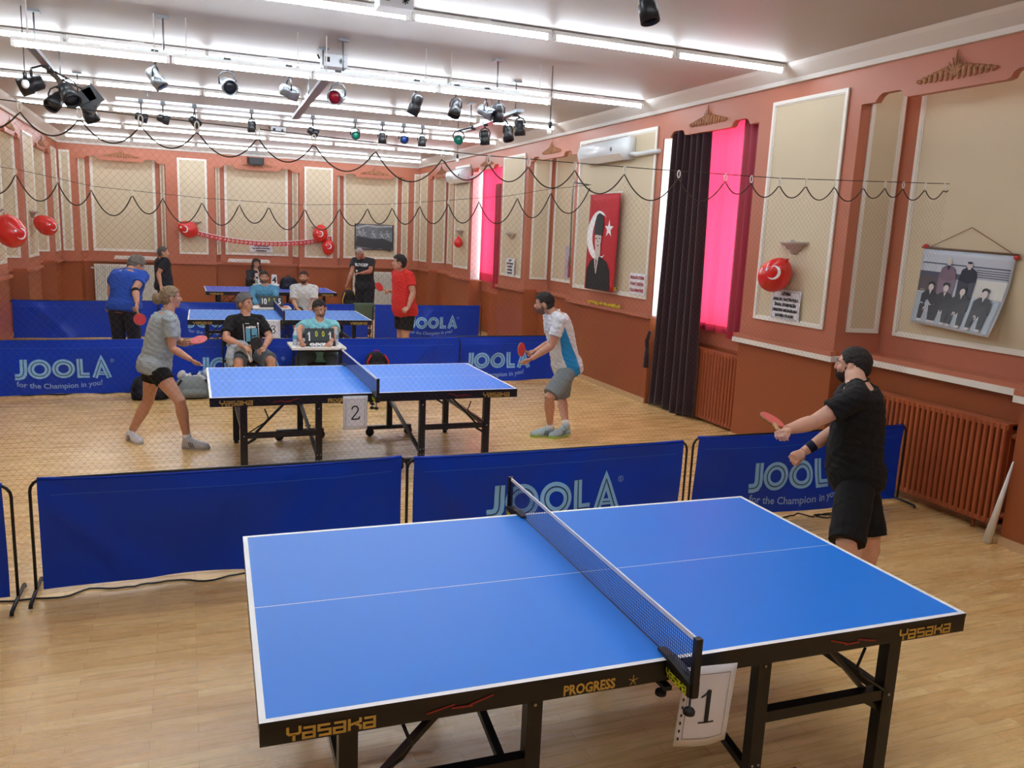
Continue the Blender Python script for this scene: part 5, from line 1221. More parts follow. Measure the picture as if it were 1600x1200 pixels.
    fy = yaw; R3 = Matrix(((-lf.x, fy.x, 0),(-lf.y, fy.y, 0),(-lf.z, fy.z, 1)))        # columns: right, forward, up
    R3 = R3 @ Matrix.Rotation(pitch, 3, 'X') @ Matrix.Rotation(roll, 3, 'Y')
    hc = J['head']; hs = S*(0.96 if female else 1.0)
    H = lambda x, y, z: hc + R3 @ (V((x, y, z))*hs)
    def he(mb, c, r, rot=None, nu=16, nv=12, mi=0): mb.ell(H(*c), [q*hs for q in r], R3 @ rot if rot else R3, nu, nv, mi)
    he(b, (0,-0.012,0.028), (0.076,0.096,0.090)); he(b, (0,0.018,-0.030), (0.062,0.072,0.078)); he(b, (0,-0.032,-0.022), (0.060,0.060,0.066)); he(b, (0,0.050,-0.078), (0.034,0.034,0.026)); he(b, (0,0.028,-0.062), (0.052,0.052,0.040))
    he(b, (0,0.074,0.026), (0.048,0.014,0.012)); he(b, (0,0.090,-0.008), (0.009,0.018,0.022), Matrix.Rotation(-0.35,3,'X')); he(b, (0,0.099,-0.020), (0.015,0.012,0.010))
    he(b, (0,0.080,-0.046), (0.022,0.010,0.006)); he(b, (0,0.079,-0.056), (0.020,0.010,0.006))
    for s in (-1,1):
        he(b, (s*0.040,0.060,-0.015), (0.022,0.020,0.024)); he(b, (s*0.082,-0.008,-0.006), (0.011,0.021,0.034), Matrix.Rotation(s*0.25,3,'Z')); he(b, (s*0.030,0.075,0.033), (0.016,0.010,0.006))
    body = remesh(b, 'body', skin, t, voxel, smooth=3)
    # eyes, brows, mouth
    bm = mat('brow_%d_%d_%d' % brow, brow, 0.8)
    for s in (-1,1):
        e = MB(); he(e, (s*0.031,0.0745,0.012), (0.0135,0.0105,0.0075), nu=12, nv=8, mi=0); he(e, (s*0.031,0.0825,0.012), (0.006,0.004,0.006), nu=10, nv=6, mi=1); e.build('eye', [mat('eye_white',(220,214,206),0.3), mat('iris_dark',(44,28,20),0.3)], t)
        e = MB(); e.tube([H(s*0.014,0.087,0.027),H(s*0.031,0.088,0.033),H(s*0.050,0.076,0.028)], [0.003*hs,0.0042*hs,0.002*hs], 6); e.build('eyebrow', bm, t)
    e = MB(); e.tube([H(-0.020,0.083,-0.050),H(0,0.0915,-0.051),H(0.020,0.083,-0.050)], [0.0015*hs,0.004*hs,0.0015*hs], 6); e.build('lips', mat('lip_rose',(160,92,84),0.5), t)
    # hair
    style, hcol = hair; hm = mat('hair_%d_%d_%d' % hcol, hcol, 0.7, noise_amt=0.55, nscale=30, bump=0.9, bscale=60)
    hb = MB(); nu, nv = 48, 30; thick = {'buzz':0.004,'short':0.014,'full':0.026,'bun':0.012,'curly':0.03,'bald':0.003}[style]; vs = []; keep = {}
    for j in range(nv+1):
        th = PI*j/nv
        for i in range(nu):
            ph = 2*PI*i/nu; dx, dy, dz = math.sin(th)*math.cos(ph), math.sin(th)*math.sin(ph), math.cos(th)
            nz_ = noise.noise(V((dx*5, dy*5, dz*5)))*(0.012 if style in ('full','curly') else 0.005)+noise.noise(V((dx*19, dy*9, dz*9)))*(0.009 if style != 'buzz' else 0.0008)
            tk = thick*(1.0 if dz > -0.2 else 0.6); kk_ = (max(0.05, 1-dz*dz)**-0.36) if dz < 0 and dy < 0.25 else 1.0; x = dx*(0.078+tk*0.8+nz_)*(1+(kk_-1)*1.0); y = dy*(0.098+tk*0.8+nz_)*kk_-0.012; z = dz*(0.092+tk+nz_)+0.028
            vs.append(H(x, y, z)); front = y
            if style == 'bald': hl = 0.045 if y > -0.02 else -0.02; hl = 0.15 if (y > 0.03) else hl
            else: hl = (0.058+(y-0.03)*0.25) if y > 0.050 else (0.030 if y > 0.034 else -0.006 if y > 0.012 else 0.022 if y > -0.022 else -0.056 if y > -0.05 else -0.082)
            if style in ('full',) and 0.0 < y < 0.05: hl -= 0.012
            if style == 'curly': hl = 0.066 if y > 0.05 else (-0.06 if abs(x) > 0.05 or y < 0 else 0.05)
            if abs(y+0.004) < 0.022 and abs(x) > 0.068: hl = max(hl, 0.026)
            keep[len(vs)-1] = z > hl + 0.007*noise.noise(V((dx*9, dy*9, 3.3)))
    fs = [(j*nu+i, (j+1)*nu+i, (j+1)*nu+(i+1)%nu, j*nu+(i+1)%nu) for j in range(nv) for i in range(nu)]
    fs = [f for f in fs if sum(keep[k] for k in f) >= 3]
    hb.add(vs, fs, 0, True)
    if style == 'bun': 
        he(hb, (0,-0.135,-0.005), (0.048,0.05,0.062)); he(hb, (0,-0.10,0.0), (0.02,0.03,0.02)); 
        for k in range(14): a = k*0.45; hb.tube([H(0.03*math.cos(a),-0.13-0.02*math.sin(a*2),0.04*math.sin(a)), H(0.055*math.cos(a+.5),-0.15-0.02*math.sin(a),0.055*math.sin(a+.5)-0.01)], 0.008*hs, 5)
    if style == 'curly':
        rn = random.Random(9)
        for k in range(70):
            a = rn.uniform(0.5, 2*PI-0.5)-PI/2+PI; a = rn.uniform(-0.35*PI, 1.35*PI); z = rn.uniform(-0.19, 0.09); r = 0.085+0.015*rn.random() + 0.02*(z < -0.05)
            x_, y_ = r*math.cos(a+PI*0), -abs(r*math.sin(a))*0.9+0.02
            hb.ell(H(x_*1.05, y_-0.01, z), (0.02*hs,0.02*hs,0.03*hs), nu=6, nv=5)
    ho = hb.build('hair', hm, t)
    md = ho.modifiers.new('thickness','SOLIDIFY'); md.thickness = 0.004*hs; md.offset = -1
    if beard:
        bcol, bt = beard; bmm = mat('beard_%d_%d_%d' % bcol, bcol, 0.85, noise_amt=0.3, nscale=70); bb = MB(); vs = []; kp = []
        for j in range(nv+1):
            th = PI*j/nv
            for i in range(nu):
                ph = 2*PI*i/nu; dx, dy, dz = math.sin(th)*math.cos(ph), math.sin(th)*math.sin(ph), math.cos(th); x, y, z = dx*(0.0625+bt), dy*(0.074+bt)+0.018, dz*(0.080+bt)-0.030
                if z < -0.055 and y > 0.02: y += 0.008
                vs.append(H(x,y,z)); k_ = z < (-0.058 if abs(x) < 0.026 else -0.034+(0.034 if y < 0.035 else 0)) and y > -0.004 
                kp.append(k_)
        fs = [(j*nu+i, (j+1)*nu+i, (j+1)*nu+(i+1)%nu, j*nu+(i+1)%nu) for j in range(nv) for i in range(nu)]; fs = [f for f in fs if sum(kp[k] for k in f) >= 3]; bb.add(vs, fs, 0, True)
        bb.tube([H(-0.028,0.076,-0.050),H(-0.014,0.094,-0.040),H(0,0.099,-0.037),H(0.014,0.094,-0.040),H(0.028,0.076,-0.050)], [0.003*hs,0.006*hs,0.006*hs,0.006*hs,0.003*hs], 6)
        bb.build('beard', bmm, t)
    # shirt
    s_ = MB(); ln = prof
    torso(s_, 0.024*S, -0.16, 0.985); limb(s_, [nk-up*0.12*S, nk-up*0.075*S, nk-up*0.035*S, nk-up*0.005*S, nk+up*0.014*S], [0.138*S*B,0.136*S*B,0.122*S*B,0.096*S*B,0.074*S*B], side=lat, asp=0.90)
    for k in 'LR':
        sh, el, wr = J['sh'+k], J['el'+k], J['wr'+k]; f_ = 0.92 if female else 1.0; e = sleeve
        s_.ell(sh-V((0,0,0.008)), (0.068*S*B*f_,)*3, nu=14, nv=10); limb(s_, [nk-up*0.06*S, sh-up*0.004*S], [.085*S*B*f_,.070*S*B*f_]); limb(s_, [nk+(sh-nk)*0.22-up*0.012*S, sh], [.062*S*B*f_,.064*S*B*f_])
        if sleeve < 1: limb(s_, [lerp(nk,sh,.55)-up*0.03, sh, lerp(sh,el,e*.4), lerp(sh,el,e*.75), lerp(sh,el,e)], [r*S*B*f_ for r in (.060,.068,.068,.069,.072)])
        else: limb(s_, [lerp(nk,sh,.55)-up*0.03, sh, lerp(sh,el,.5), el, lerp(el,wr,.5), lerp(el,wr,.92)], [r*S*B*f_ for r in (.062,.072,.066,.058,.052,.042)])
    so = remesh(s_, 'shirt', shirt, t, voxel*1.15, smooth=3, disp=shirt_d)
    if sleeve < 1:   # collar ring
        c = MB(); n = 20; rp = []
        for j in range(n): an = 2*PI*j/n; rp.append(nk+up*(0.016-0.012*math.sin(an))*S + lat*math.cos(an)*0.069*S*B + fwd*math.sin(an)*0.066*S*B)
        c.tube(rp, 0.007*S, 6, closed=True); c.build('collar', shirt, so)
    # legwear
    kind, lm = legs; g = MB(); rr = pel
    torso(g, 0.009*S, -0.2, 0.08)
    for k in 'LR':
        hip, kn, an = J['hip'+k], J['kn'+k], J['an'+k]
        if kind == 'shorts': limb(g, [hip+V((0,0,.0)), lerp(hip,kn,.15), lerp(hip,kn,.5*short_len), lerp(hip,kn,short_len)], [r*S*B for r in (.090,.105,.104,.098)])
        else: limb(g, [hip+V((0,0,.05)), lerp(hip,kn,.15), lerp(hip,kn,.5), kn, lerp(kn,an,.3), lerp(kn,an,.7), an+V((0,0,-.03))], [r*S*B for r in (.098,.104,.090,.074,.072,.062,.062)])
    remesh(g, 'shorts' if kind == 'shorts' else 'trousers', lm, t, voxel*1.2, smooth=3, disp=(0.003,16,(1,1,1.2)))
    # shoes and socks
    if shoes:
        um, sm_, kk = shoes
        for k in 'LR':
            an, to = J['an'+k], J['to'+k]; d = V((to.x-an.x, to.y-an.y, 0)).normalized(); sd = V((-d.y, d.x, 0)); heel = V((an.x,an.y,0))-d*0.05*S; Lf = 0.275*S; lift = max(0, an.z-0.11*S); zb = 0.0
            sh = MB(); rings = []
            for q, w_, h_ in ((0,.028,.066),(.06,.037,.092),(.2,.041,.098),(.36,.041,.096),(.5,.043,.080),(.7,.049,.062),(.86,.044,.050),(.96,.030,.038),(1.0,.012,.026)):
                c = heel+d*Lf*q+V((0,0,lift*max(0,1-q*1.6))); rings.append([c+sd*w_*S*x_+V((0,0,0.016+h_*S*z_)) for x_, z_ in ((-1,0),(-1,.35),(-.75,.8),(-.3,1),(.3,1),(.75,.8),(1,.35),(1,0))])
            sh.rings(rings); limb(sh, [an+V((0,0,-0.05*S)), an+V((0,0,0.012))], [.047*S,.046*S]); so_ = sh.build('shoe', um, t)
            so2 = MB(); rings = []
            for q, w_ in ((-.01,.024),(.06,.037),(.3,.038),(.5,.041),(.72,.050),(.88,.044),(.97,.030),(1.01,.012)):
                c = heel+d*Lf*q+V((0,0,lift*max(0,1-q*1.6)+0.004)); rings.append([c+sd*w_*S*x_+V((0,0,z_)) for x_, z_ in ((-1,-.004),(-1,.018),(1,.018),(1,-.004))])
            so2.rings(rings, smooth=False); so2.build('sole', sm_, so_)
            st = MB()
            for s in (-1,1):
                for j in range(3):
                    q = .34+.07*j; c = heel+d*Lf*q; st.ribbon([(0,0.022),(0.022,0.075)], 0.008*S, lambda u, v, c=c, s=s: c+d*u*-1.0+sd*s*(.0475-.30*max(0,v-.05))*S*1.0+V((0,0,v*S+lift*max(0,1-q*1.6))))
            st.build('stripe', kk, so_)
            sk = MB(); limb(sk, [an+V((0,0,-0.01)), lerp(an, J['kn'+k], .12)], [.043*S,.042*S]); sk.build('sock', white_m, t)
    return t, J, foot, R3, H
def paddle(hand_p, blade_p, nrm, label, col=None, other=None, S=1.0):
    """blade centre at blade_p, handle towards hand_p"""
    hp, bp = V(hand_p), V(blade_p); t = thing('table_tennis_paddle', label, 'paddle', bp); d = (hp-bp).normalized(); n = V(nrm); n = (n-d*n.dot(d)).normalized(); s = d.cross(n)
    def pl(h0, h1, mb, r=1.0):
        N = 32; A = []
        for h in (h0, h1):
            ring = []
            for k in range(N):
                a = 2*PI*k/N; x = 0.076*math.cos(a)*r; y = 0.080*math.sin(a)*r
                if y > 0.055: x *= 0.9
                ring.append(d*y + s*x + n*h)
            A.append(ring)
        mb.rings(A, smooth=False)
    m = MB(); pl(-0.003, 0.003, m); limb(m, [d*0.068, d*0.09, d*0.11, d*0.145, d*0.155], [0.020,0.014,0.013,0.0155,0.0165], side=s, asp=0.75); m.build('blade', mat('paddle_wood',(196,150,96),0.5), t)
    m = MB(); pl(0.0032, 0.0065, m, 0.985); m.build('rubber', col or mat('rubber_red',(214,52,56),0.55), t)
    m = MB(); pl(-0.0065, -0.0032, m, 0.985); m.build('rubber', other or mat('rubber_black',(22,20,24),0.5), t)
    return t

# joint positions of every person (x, y, z triples, hall coordinates)
SIDES = [a+b for b in ('L','R') for a in ('sh','hip','el','wr','ha','kn','an','to')]
def joints(v):
    names = ['pel','neck','head']+SIDES
    return {n: tuple(v[i*3:i*3+3]) for i, n in enumerate(names)}
J = {}
J['woman'] = joints([-1.874, 5.500, 0.796, -1.738, 5.500, 1.312, -1.706, 5.527, 1.452, -1.753, 5.673, 1.265, -1.881, 5.589, 0.796, -1.651, 5.640, 1.015, -1.580, 5.411, 1.019, -1.550, 5.335, 1.066, -1.951, 5.691, 0.412, -2.130, 5.767, 0.068, -1.987, 5.524, 0.030, -1.723, 5.327, 1.265, -1.866, 5.411, 0.796, -1.702, 5.287, 0.996, -1.544, 5.127, 0.913, -1.484, 5.164, 0.851, -1.651, 5.256, 0.491, -1.599, 5.337, 0.108, -1.433, 5.279, 0.030])
J['white'] = joints([2.356, 5.100, 0.775, 2.165, 5.100, 1.367, 2.058, 5.156, 1.464, 2.149, 4.916, 1.317, 2.348, 5.005, 0.775, 2.063, 4.914, 1.040, 1.865, 4.974, 0.892, 1.788, 4.996, 0.833, 2.060, 4.890, 0.477, 2.162, 5.055, 0.105, 1.964, 5.072, 0.030, 2.181, 5.284, 1.317, 2.364, 5.195, 0.775, 2.207, 5.231, 1.033, 1.979, 5.164, 0.943, 1.886, 5.126, 0.936, 2.421, 5.340, 0.374, 2.337, 5.009, 0.130, 2.153, 4.974, 0.030])
J['black'] = joints([2.382, 0.850, 0.779, 2.291, 0.850, 1.371, 2.354, 0.961, 1.465, 2.154, 0.698, 1.320, 2.307, 0.767, 0.779, 1.924, 0.788, 1.158, 1.673, 0.725, 1.138, 1.584, 0.674, 1.139, 2.089, 0.579, 0.448, 2.216, 0.579, 0.090, 2.037, 0.663, 0.030, 2.427, 1.002, 1.320, 2.458, 0.933, 0.779, 2.333, 1.008, 1.040, 2.130, 1.066, 0.888, 2.036, 1.042, 0.857, 2.453, 0.744, 0.383, 2.522, 0.797, 0.090, 2.419, 0.967, 0.030])
J['seatblack'] = joints([-0.874, 7.750, 0.596, -0.892, 7.720, 1.047, -0.889, 7.734, 1.202, -0.714, 7.785, 0.997, -0.785, 7.782, 0.596, -0.611, 7.606, 0.793, -0.693, 7.385, 0.695, -0.759, 7.314, 0.675, -0.610, 7.396, 0.520, -0.624, 7.434, 0.090, -0.552, 7.237, 0.030, -1.071, 7.655, 0.997, -0.963, 7.718, 0.596, -1.144, 7.446, 0.810, -0.945, 7.310, 0.725, -0.868, 7.256, 0.692, -1.008, 7.291, 0.520, -1.022, 7.328, 0.090, -0.950, 7.131, 0.030])
J['seatteal'] = joints([0.085, 7.950, 0.529, 0.037, 7.800, 0.975, 0.039, 7.815, 1.130, 0.227, 7.793, 0.925, 0.180, 7.947, 0.529, 0.189, 7.514, 0.859, 0.104, 7.289, 0.774, 0.053, 7.212, 0.737, 0.159, 7.521, 0.520, 0.160, 7.561, 0.090, 0.153, 7.351, 0.030, -0.153, 7.807, 0.925, -0.010, 7.953, 0.529, -0.264, 7.541, 0.890, -0.271, 7.303, 0.799, -0.275, 7.213, 0.756, -0.229, 7.585, 0.520, -0.227, 7.625, 0.090, -0.235, 7.415, 0.030])
J['blue'] = joints([-2.370, 9.200, 1.005, -2.287, 9.300, 1.485, -2.202, 9.411, 1.559, -2.463, 9.402, 1.434, -2.454, 9.248, 1.005, -2.548, 9.617, 1.249, -2.551, 9.448, 1.050, -2.604, 9.435, 0.964, -2.452, 9.293, 0.533, -2.482, 9.230, 0.090, -2.417, 9.423, 0.030, -2.110, 9.198, 1.434, -2.286, 9.152, 1.005, -2.206, 8.966, 1.277, -2.180, 8.779, 1.098, -2.186, 8.703, 1.030, -2.248, 9.176, 0.533, -2.288, 9.118, 0.090, -2.153, 9.271, 0.030])
J['red'] = joints([1.716, 9.900, 0.919, 1.662, 9.900, 1.546, 1.586, 9.858, 1.679, 1.728, 9.718, 1.495, 1.750, 9.809, 0.919, 1.762, 9.609, 1.222, 1.664, 9.496, 1.009, 1.590, 9.508, 0.940, 1.685, 9.764, 0.489, 1.727, 9.784, 0.090, 1.552, 9.678, 0.030, 1.596, 10.082, 1.495, 1.683, 9.991, 0.919, 1.756, 10.041, 1.250, 1.505, 10.097, 1.211, 1.426, 10.032, 1.214, 1.673, 10.009, 0.489, 1.763, 10.036, 0.090, 1.561, 10.005, 0.030])
J['farleft'] = joints([-2.001, 14.400, 0.921, -1.994, 14.400, 1.480, -1.977, 14.276, 1.571, -2.042, 14.579, 1.430, -2.025, 14.492, 0.921, -1.942, 14.565, 1.158, -1.894, 14.382, 0.987, -1.871, 14.295, 0.943, -1.992, 14.521, 0.490, -2.058, 14.498, 0.090, -1.875, 14.589, 0.030, -1.947, 14.221, 1.430, -1.976, 14.308, 0.921, -2.077, 14.201, 1.171, -2.037, 14.070, 0.956, -2.015, 14.000, 0.889, -1.932, 14.299, 0.490, -2.001, 14.286, 0.090, -1.798, 14.299, 0.030])
J['farright'] = joints([1.927, 14.200, 1.004, 1.880, 14.200, 1.579, 1.782, 14.115, 1.672, 2.049, 14.082, 1.527, 2.007, 14.144, 1.004, 1.964, 13.872, 1.332, 1.749, 13.725, 1.296, 1.651, 13.693, 1.296, 1.984, 14.075, 0.532, 2.008, 14.119, 0.090, 1.926, 13.932, 0.030, 1.712, 14.318, 1.527, 1.847, 14.256, 1.004, 1.640, 14.126, 1.310, 1.540, 14.077, 1.073, 1.490, 14.079, 0.982, 1.824, 14.260, 0.532, 1.880, 14.331, 0.090, 1.732, 14.190, 0.030])
J['whitetee'] = joints([0.531, 12.950, 0.593, 0.502, 12.900, 1.085, 0.485, 12.856, 1.233, 0.700, 12.872, 1.035, 0.625, 12.937, 0.593, 0.657, 12.730, 0.786, 0.578, 12.504, 0.698, 0.522, 12.433, 0.657, 0.649, 12.509, 0.520, 0.655, 12.548, 0.090, 0.626, 12.340, 0.030, 0.304, 12.928, 1.035, 0.437, 12.963, 0.593, 0.299, 12.798, 0.776, 0.317, 12.558, 0.691, 0.365, 12.480, 0.651, 0.305, 12.556, 0.520, 0.310, 12.596, 0.090, 0.281, 12.388, 0.030])
J['umpire'] = joints([-0.224, 12.950, 0.576, -0.223, 12.900, 1.061, -0.232, 12.896, 1.215, -0.023, 12.917, 1.011, -0.129, 12.958, 0.576, -0.050, 12.674, 0.855, -0.128, 12.465, 0.732, -0.191, 12.388, 0.727, -0.157, 12.530, 0.520, -0.161, 12.570, 0.090, -0.142, 12.361, 0.030, -0.422, 12.883, 1.011, -0.319, 12.942, 0.576, -0.461, 12.642, 0.853, -0.389, 12.429, 0.733, -0.340, 12.342, 0.730, -0.362, 12.515, 0.520, -0.365, 12.555, 0.090, -0.347, 12.346, 0.030])
J['farwoman'] = joints([-0.038, 17.600, 0.647, -0.039, 17.500, 1.112, -0.023, 17.505, 1.259, 0.126, 17.544, 1.065, 0.049, 17.623, 0.647, 0.105, 17.315, 0.914, 0.006, 17.147, 1.058, -0.015, 17.153, 1.150, 0.006, 17.222, 0.520, -0.005, 17.260, 0.090, 0.050, 17.058, 0.030, -0.204, 17.456, 1.065, -0.125, 17.577, 0.647, -0.205, 17.250, 0.882, -0.090, 17.042, 0.927, -0.074, 17.046, 1.021, -0.143, 17.173, 0.520, -0.153, 17.212, 0.090, -0.099, 17.009, 0.030])
shoe_white = mat('shoe_white',(214,216,220),0.6); sole_w = mat('sole_white',(190,190,188),0.7); sole_b = mat('sole_black',(40,40,42),0.7); sole_g = mat('sole_green',(170,214,90),0.6); shoe_blk = mat('shoe_black',(30,30,34),0.6)
black_cloth = cloth('fabric_black', (9,9,12)); black_shorts = cloth('fabric_black_shorts', (8,8,10))
# man in black, nearest
person('black', 'broad bearded man in black t-shirt and black shorts reaching forward beyond the nearest table', J['black'], skinA, 122, black_cloth, ('shorts', black_shorts), ('buzz',(40,34,32)), voxel=0.0045, S=1.02, belly=0.05, bulk=1.07,
       hands={'L':{'pn':(0.2,-0.3,-1),'side':(-0.3,-0.6,0.8),'curl':1.0,'thumb':0.8}, 'R':{'pn':(0.1,0.5,-0.8),'side':(-0.2,-0.9,0.3),'curl':1.0,'thumb':0.9}}, beard=((52,34,28),0.006), shoes=(shoe_blk,sole_b,white_m), sleeve=0.60, short_len=0.98)
wb = MB(); jw = V(J['black']['wrR']); je = V(J['black']['elR']); q = (je-jw).normalized()
limb(wb, [jw+q*0.035, jw+q*0.05, jw+q*0.08, jw+q*0.095], [0.033,0.036,0.037,0.034]); tag(wb.build('wristband', mat('band_navy',(20,26,56),0.8)), 'dark navy wristband on the lower wrist of the man in black', 'wristband')
paddle(J['black']['haL'], (1.655,0.835,1.175), (0.15,-0.55,0.8), 'red table tennis paddle held out by the man in black', col=mat('rubber_pink',(236,110,106),0.55))
# woman
grey_tee = cloth('fabric_grey', (166,178,180))
person('woman', 'woman with tied back fair hair in grey t-shirt and black shorts striding to the table', J['woman'], skinB, 8, grey_tee, ('shorts', black_shorts), ('bun',(150,128,98)), voxel=0.005, S=0.95, female=True, bulk=1.03, belly=0.02,
       hands={'R':{'pn':(0.3,0.3,0.9),'side':(0.2,-0.9,0.3),'curl':0.25}, 'L':{'pn':(0.2,-0.3,-1),'side':(0.8,0,0.5),'curl':0.95,'thumb':0.8}}, shoes=(shoe_white,sole_w,black_plastic), short_len=0.42, brow=(120,96,70))
paddle(J['woman']['haL'], (-1.47,5.30,1.075), (0.05,-0.45,0.9), 'pink faced paddle held behind by the woman in grey', col=mat('rubber_pink2',(226,112,118),0.55))
# man in white and blue
white_blue = cloth('fabric_white', (222,226,230)); grey_shorts = cloth('fabric_grey_shorts', (128,138,142))
t, Jw, fw_, R3w, Hw = person('white', 'dark haired man in white t-shirt with blue side panel and grey shorts holding a paddle', J['white'], skinB, 155, white_blue, ('shorts', grey_shorts), ('short',(34,26,24)), voxel=0.005, S=1.0, belly=0.03, pitch=-0.15,
       hands={'L':{'pn':(0,0.5,0.8),'side':(-0.6,0.2,0.8),'curl':0.5}, 'R':{'pn':(0,-0.6,-0.7),'side':(-0.7,-0.2,0.7),'curl':0.9,'thumb':0.8}}, beard=((122,88,74),0.0012), shoes=(mat('shoe_pale_blue',(176,200,206),0.6),sole_g,black_plastic), short_len=0.92)
# blue flank: faces of the shirt below the arm take the blue cloth
sh = [c for c in t.children if c.name.startswith('shirt')][0]; sh.data.materials.append(cloth('fabric_sky', (30,140,206)))
pv, nv_ = Jw['pel'], Jw['neck']; axu = (nv_-pv); LL = axu.length; axu.normalize(); ltv = (Jw['shL']-Jw['shR']).normalized(); fv = ltv.cross(axu).normalized()
for p in sh.data.polygons:
    r = V(p.center)-pv; a = r.dot(axu)/LL; l = abs(r.dot(ltv)); f = r.dot(fv)
    d_arm = min((V(p.center)-lerp(Jw['sh'+k],Jw['el'+k],q)).length for k in 'LR' for q in (0.1,.35,.6))
    if -0.14 < a < 0.80 and l > 0.085 and d_arm > 0.085 and f < 0.075-0.05*abs(a-0.3) and f > -0.075+0.10*max(0,a-0.2): p.material_index = 1
paddle(J['white']['haR'], (1.765,5.03,0.985), (-0.1,-0.97,0.25), 'red paddle held in both hands by the man in white and blue')
# seated pair
person('seatblack', 'grey haired seated man in black printed t-shirt and grey shorts looking right', J['seatblack'], skinB, 315, black_cloth, ('shorts', cloth('fabric_slate',(96,108,118))), ('full',(112,110,110)), voxel=0.006, S=1.0, bulk=1.05, belly=0.04,
       hands={'L':{'pn':(0,0,-1),'side':(-0.3,-0.9,0.2),'curl':0.5}, 'R':{'pn':(0,0,-1),'side':(0.3,-0.9,0.2),'curl':0.6}}, shoes=(shoe_blk,sole_b,white_m), short_len=0.88, sleeve=0.75)
chair((-0.90,7.80), math.radians(20), 'black folding chair under the seated man in the black printed t-shirt', h=0.47)
person('seatteal', 'dark haired man with goatee in turquoise t-shirt seated behind the scoreboard', J['seatteal'], skinB, 262, cloth('fabric_turquoise',(134,206,214)), ('trousers', cloth('fabric_jeans',(58,76,92))), ('short',(34,30,32)), voxel=0.006, S=1.0, bulk=1.06, belly=0.06, pitch=-0.28, roll=0.22,
       hands={'R':{'pn':(0.8,0,-0.3),'side':(0,0,1),'curl':0.7}, 'L':{'pn':(0,0,-1),'side':(-1,0,0),'curl':0.6}}, beard=((132,104,92),0.002), shoes=(shoe_blk,sole_b,white_m), sleeve=0.62)
chair((0.085,8.0), 0.0, 'black folding chair under the man in the turquoise t-shirt', h=0.41)
# t-shirt print, jacket and black paddle of the seated man
def shirt_print(Jd, items, off, name, par, mats, foot):
    pv, nv_ = V(Jd['pel'])-foot, V(Jd['neck'])-foot; ax = (nv_-pv).normalized(); lt = (V(Jd['shL'])-V(Jd['shR'])).normalized(); f = lt.cross(ax).normalized(); c = pv.lerp(nv_, 0.62)
    m = MB()
    def P(u, v, e=0.0): return c + lt*u + ax*v + f*(off - 0.9*u*u - 0.35*max(0,v)**1.5 + e)
    for kind, a in items:
        if kind == 'r':
            x0,y0,x1,y1,mi = a; n = 6
            for i in range(n): 
                for j in range(3): xa=x0+(x1-x0)*i/n; xb=x0+(x1-x0)*(i+1)/n; ya=y0+(y1-y0)*j/3; yb=y0+(y1-y0)*(j+1)/3; m.add([P(xa,ya,0.001*mi),P(xb,ya,0.001*mi),P(xb,yb,0.001*mi),P(xa,yb,0.001*mi)],[(0,1,2,3)],mi)
        else:
            txt, x, y, sz, mi = a; add_text(m, txt, sz, lambda u, v: P(x+u, y+v, 0.001*mi), mi, bold=0.002)
    m.build(name, mats, par)
per = [o for o in bpy.data.objects if o.name.startswith('person')]
def find(lbl): return [o for o in bpy.data.objects if o.get('label','').startswith(lbl)][0]
sb = find('grey haired seated man'); 
shirt_print(J['seatblack'], [('r',(-0.075,-0.12,0.075,0.04,1)),('r',(-0.02,-0.12,0.0,0.04,2)),('r',(0.0,-0.06,0.06,-0.045,3)),('r',(-0.07,0.046,0.05,0.056,0)),('r',(-0.03,0.065,0.02,0.072,0)),('r',(-0.10,-0.14,-0.092,0.1,0)),('r',(0.092,-0.14,0.10,0.08,0)),('r',(-0.07,0.10,-0.02,0.108,0)),('r',(0.085,0.085,0.107,0.11,0)),('r',(-0.05,-0.155,0.05,-0.145,0)),('t',('THE CITY',0.0,0.045,0.03,0))], 0.163, 'print', sb, [white_line, mat('print_cyan',(110,180,206),0.7), mat('print_navy',(30,60,90),0.7), mat('print_dark',(14,24,34),0.7)], sb.location)
jk = thing('jacket', 'pale grey jacket bundled on the lap of the seated man in black', 'jacket', (-0.98,7.42,0.68)); m = MB(); rn = random.Random(11)
for k in range(16): m.ell((rn.uniform(-.12,.10), rn.uniform(-.07,.08), rn.uniform(-0.02,.06)), (rn.uniform(.05,.09),rn.uniform(.04,.06),rn.uniform(.03,.05)), Matrix.Rotation(rn.uniform(0,3),3,'Y'), nu=12, nv=8)
limb(m, [V((-0.10,-0.05,0.0)),V((-0.13,-0.12,-0.08)),V((-0.12,-0.13,-0.19))],[.05,.05,.035]); limb(m, [V((0.06,-0.08,-0.0)),V((0.10,-0.13,-0.07)),V((0.12,-0.14,-0.15))],[.03,.03,.02])
remesh(m, 'cloth', cloth('fabric_pale_grey',(168,178,186),0.25), jk, 0.008, smooth=3, disp=(0.006,26,(1,1,1)))
m = MB(); m.tube([(0.02,-0.09,0.08),(0.05,-0.13,0.02),(0.09,-0.165,-0.06),(0.11,-0.17,-0.14)],[.006]*4,6); m.build('piping', white_line, jk)
paddle((-0.93,7.30,0.70), (-0.80,7.27,0.765), (0.1,-0.9,0.42), 'black paddle held on the lap by the seated man in black', col=mat('rubber_black',(22,20,24),0.5))
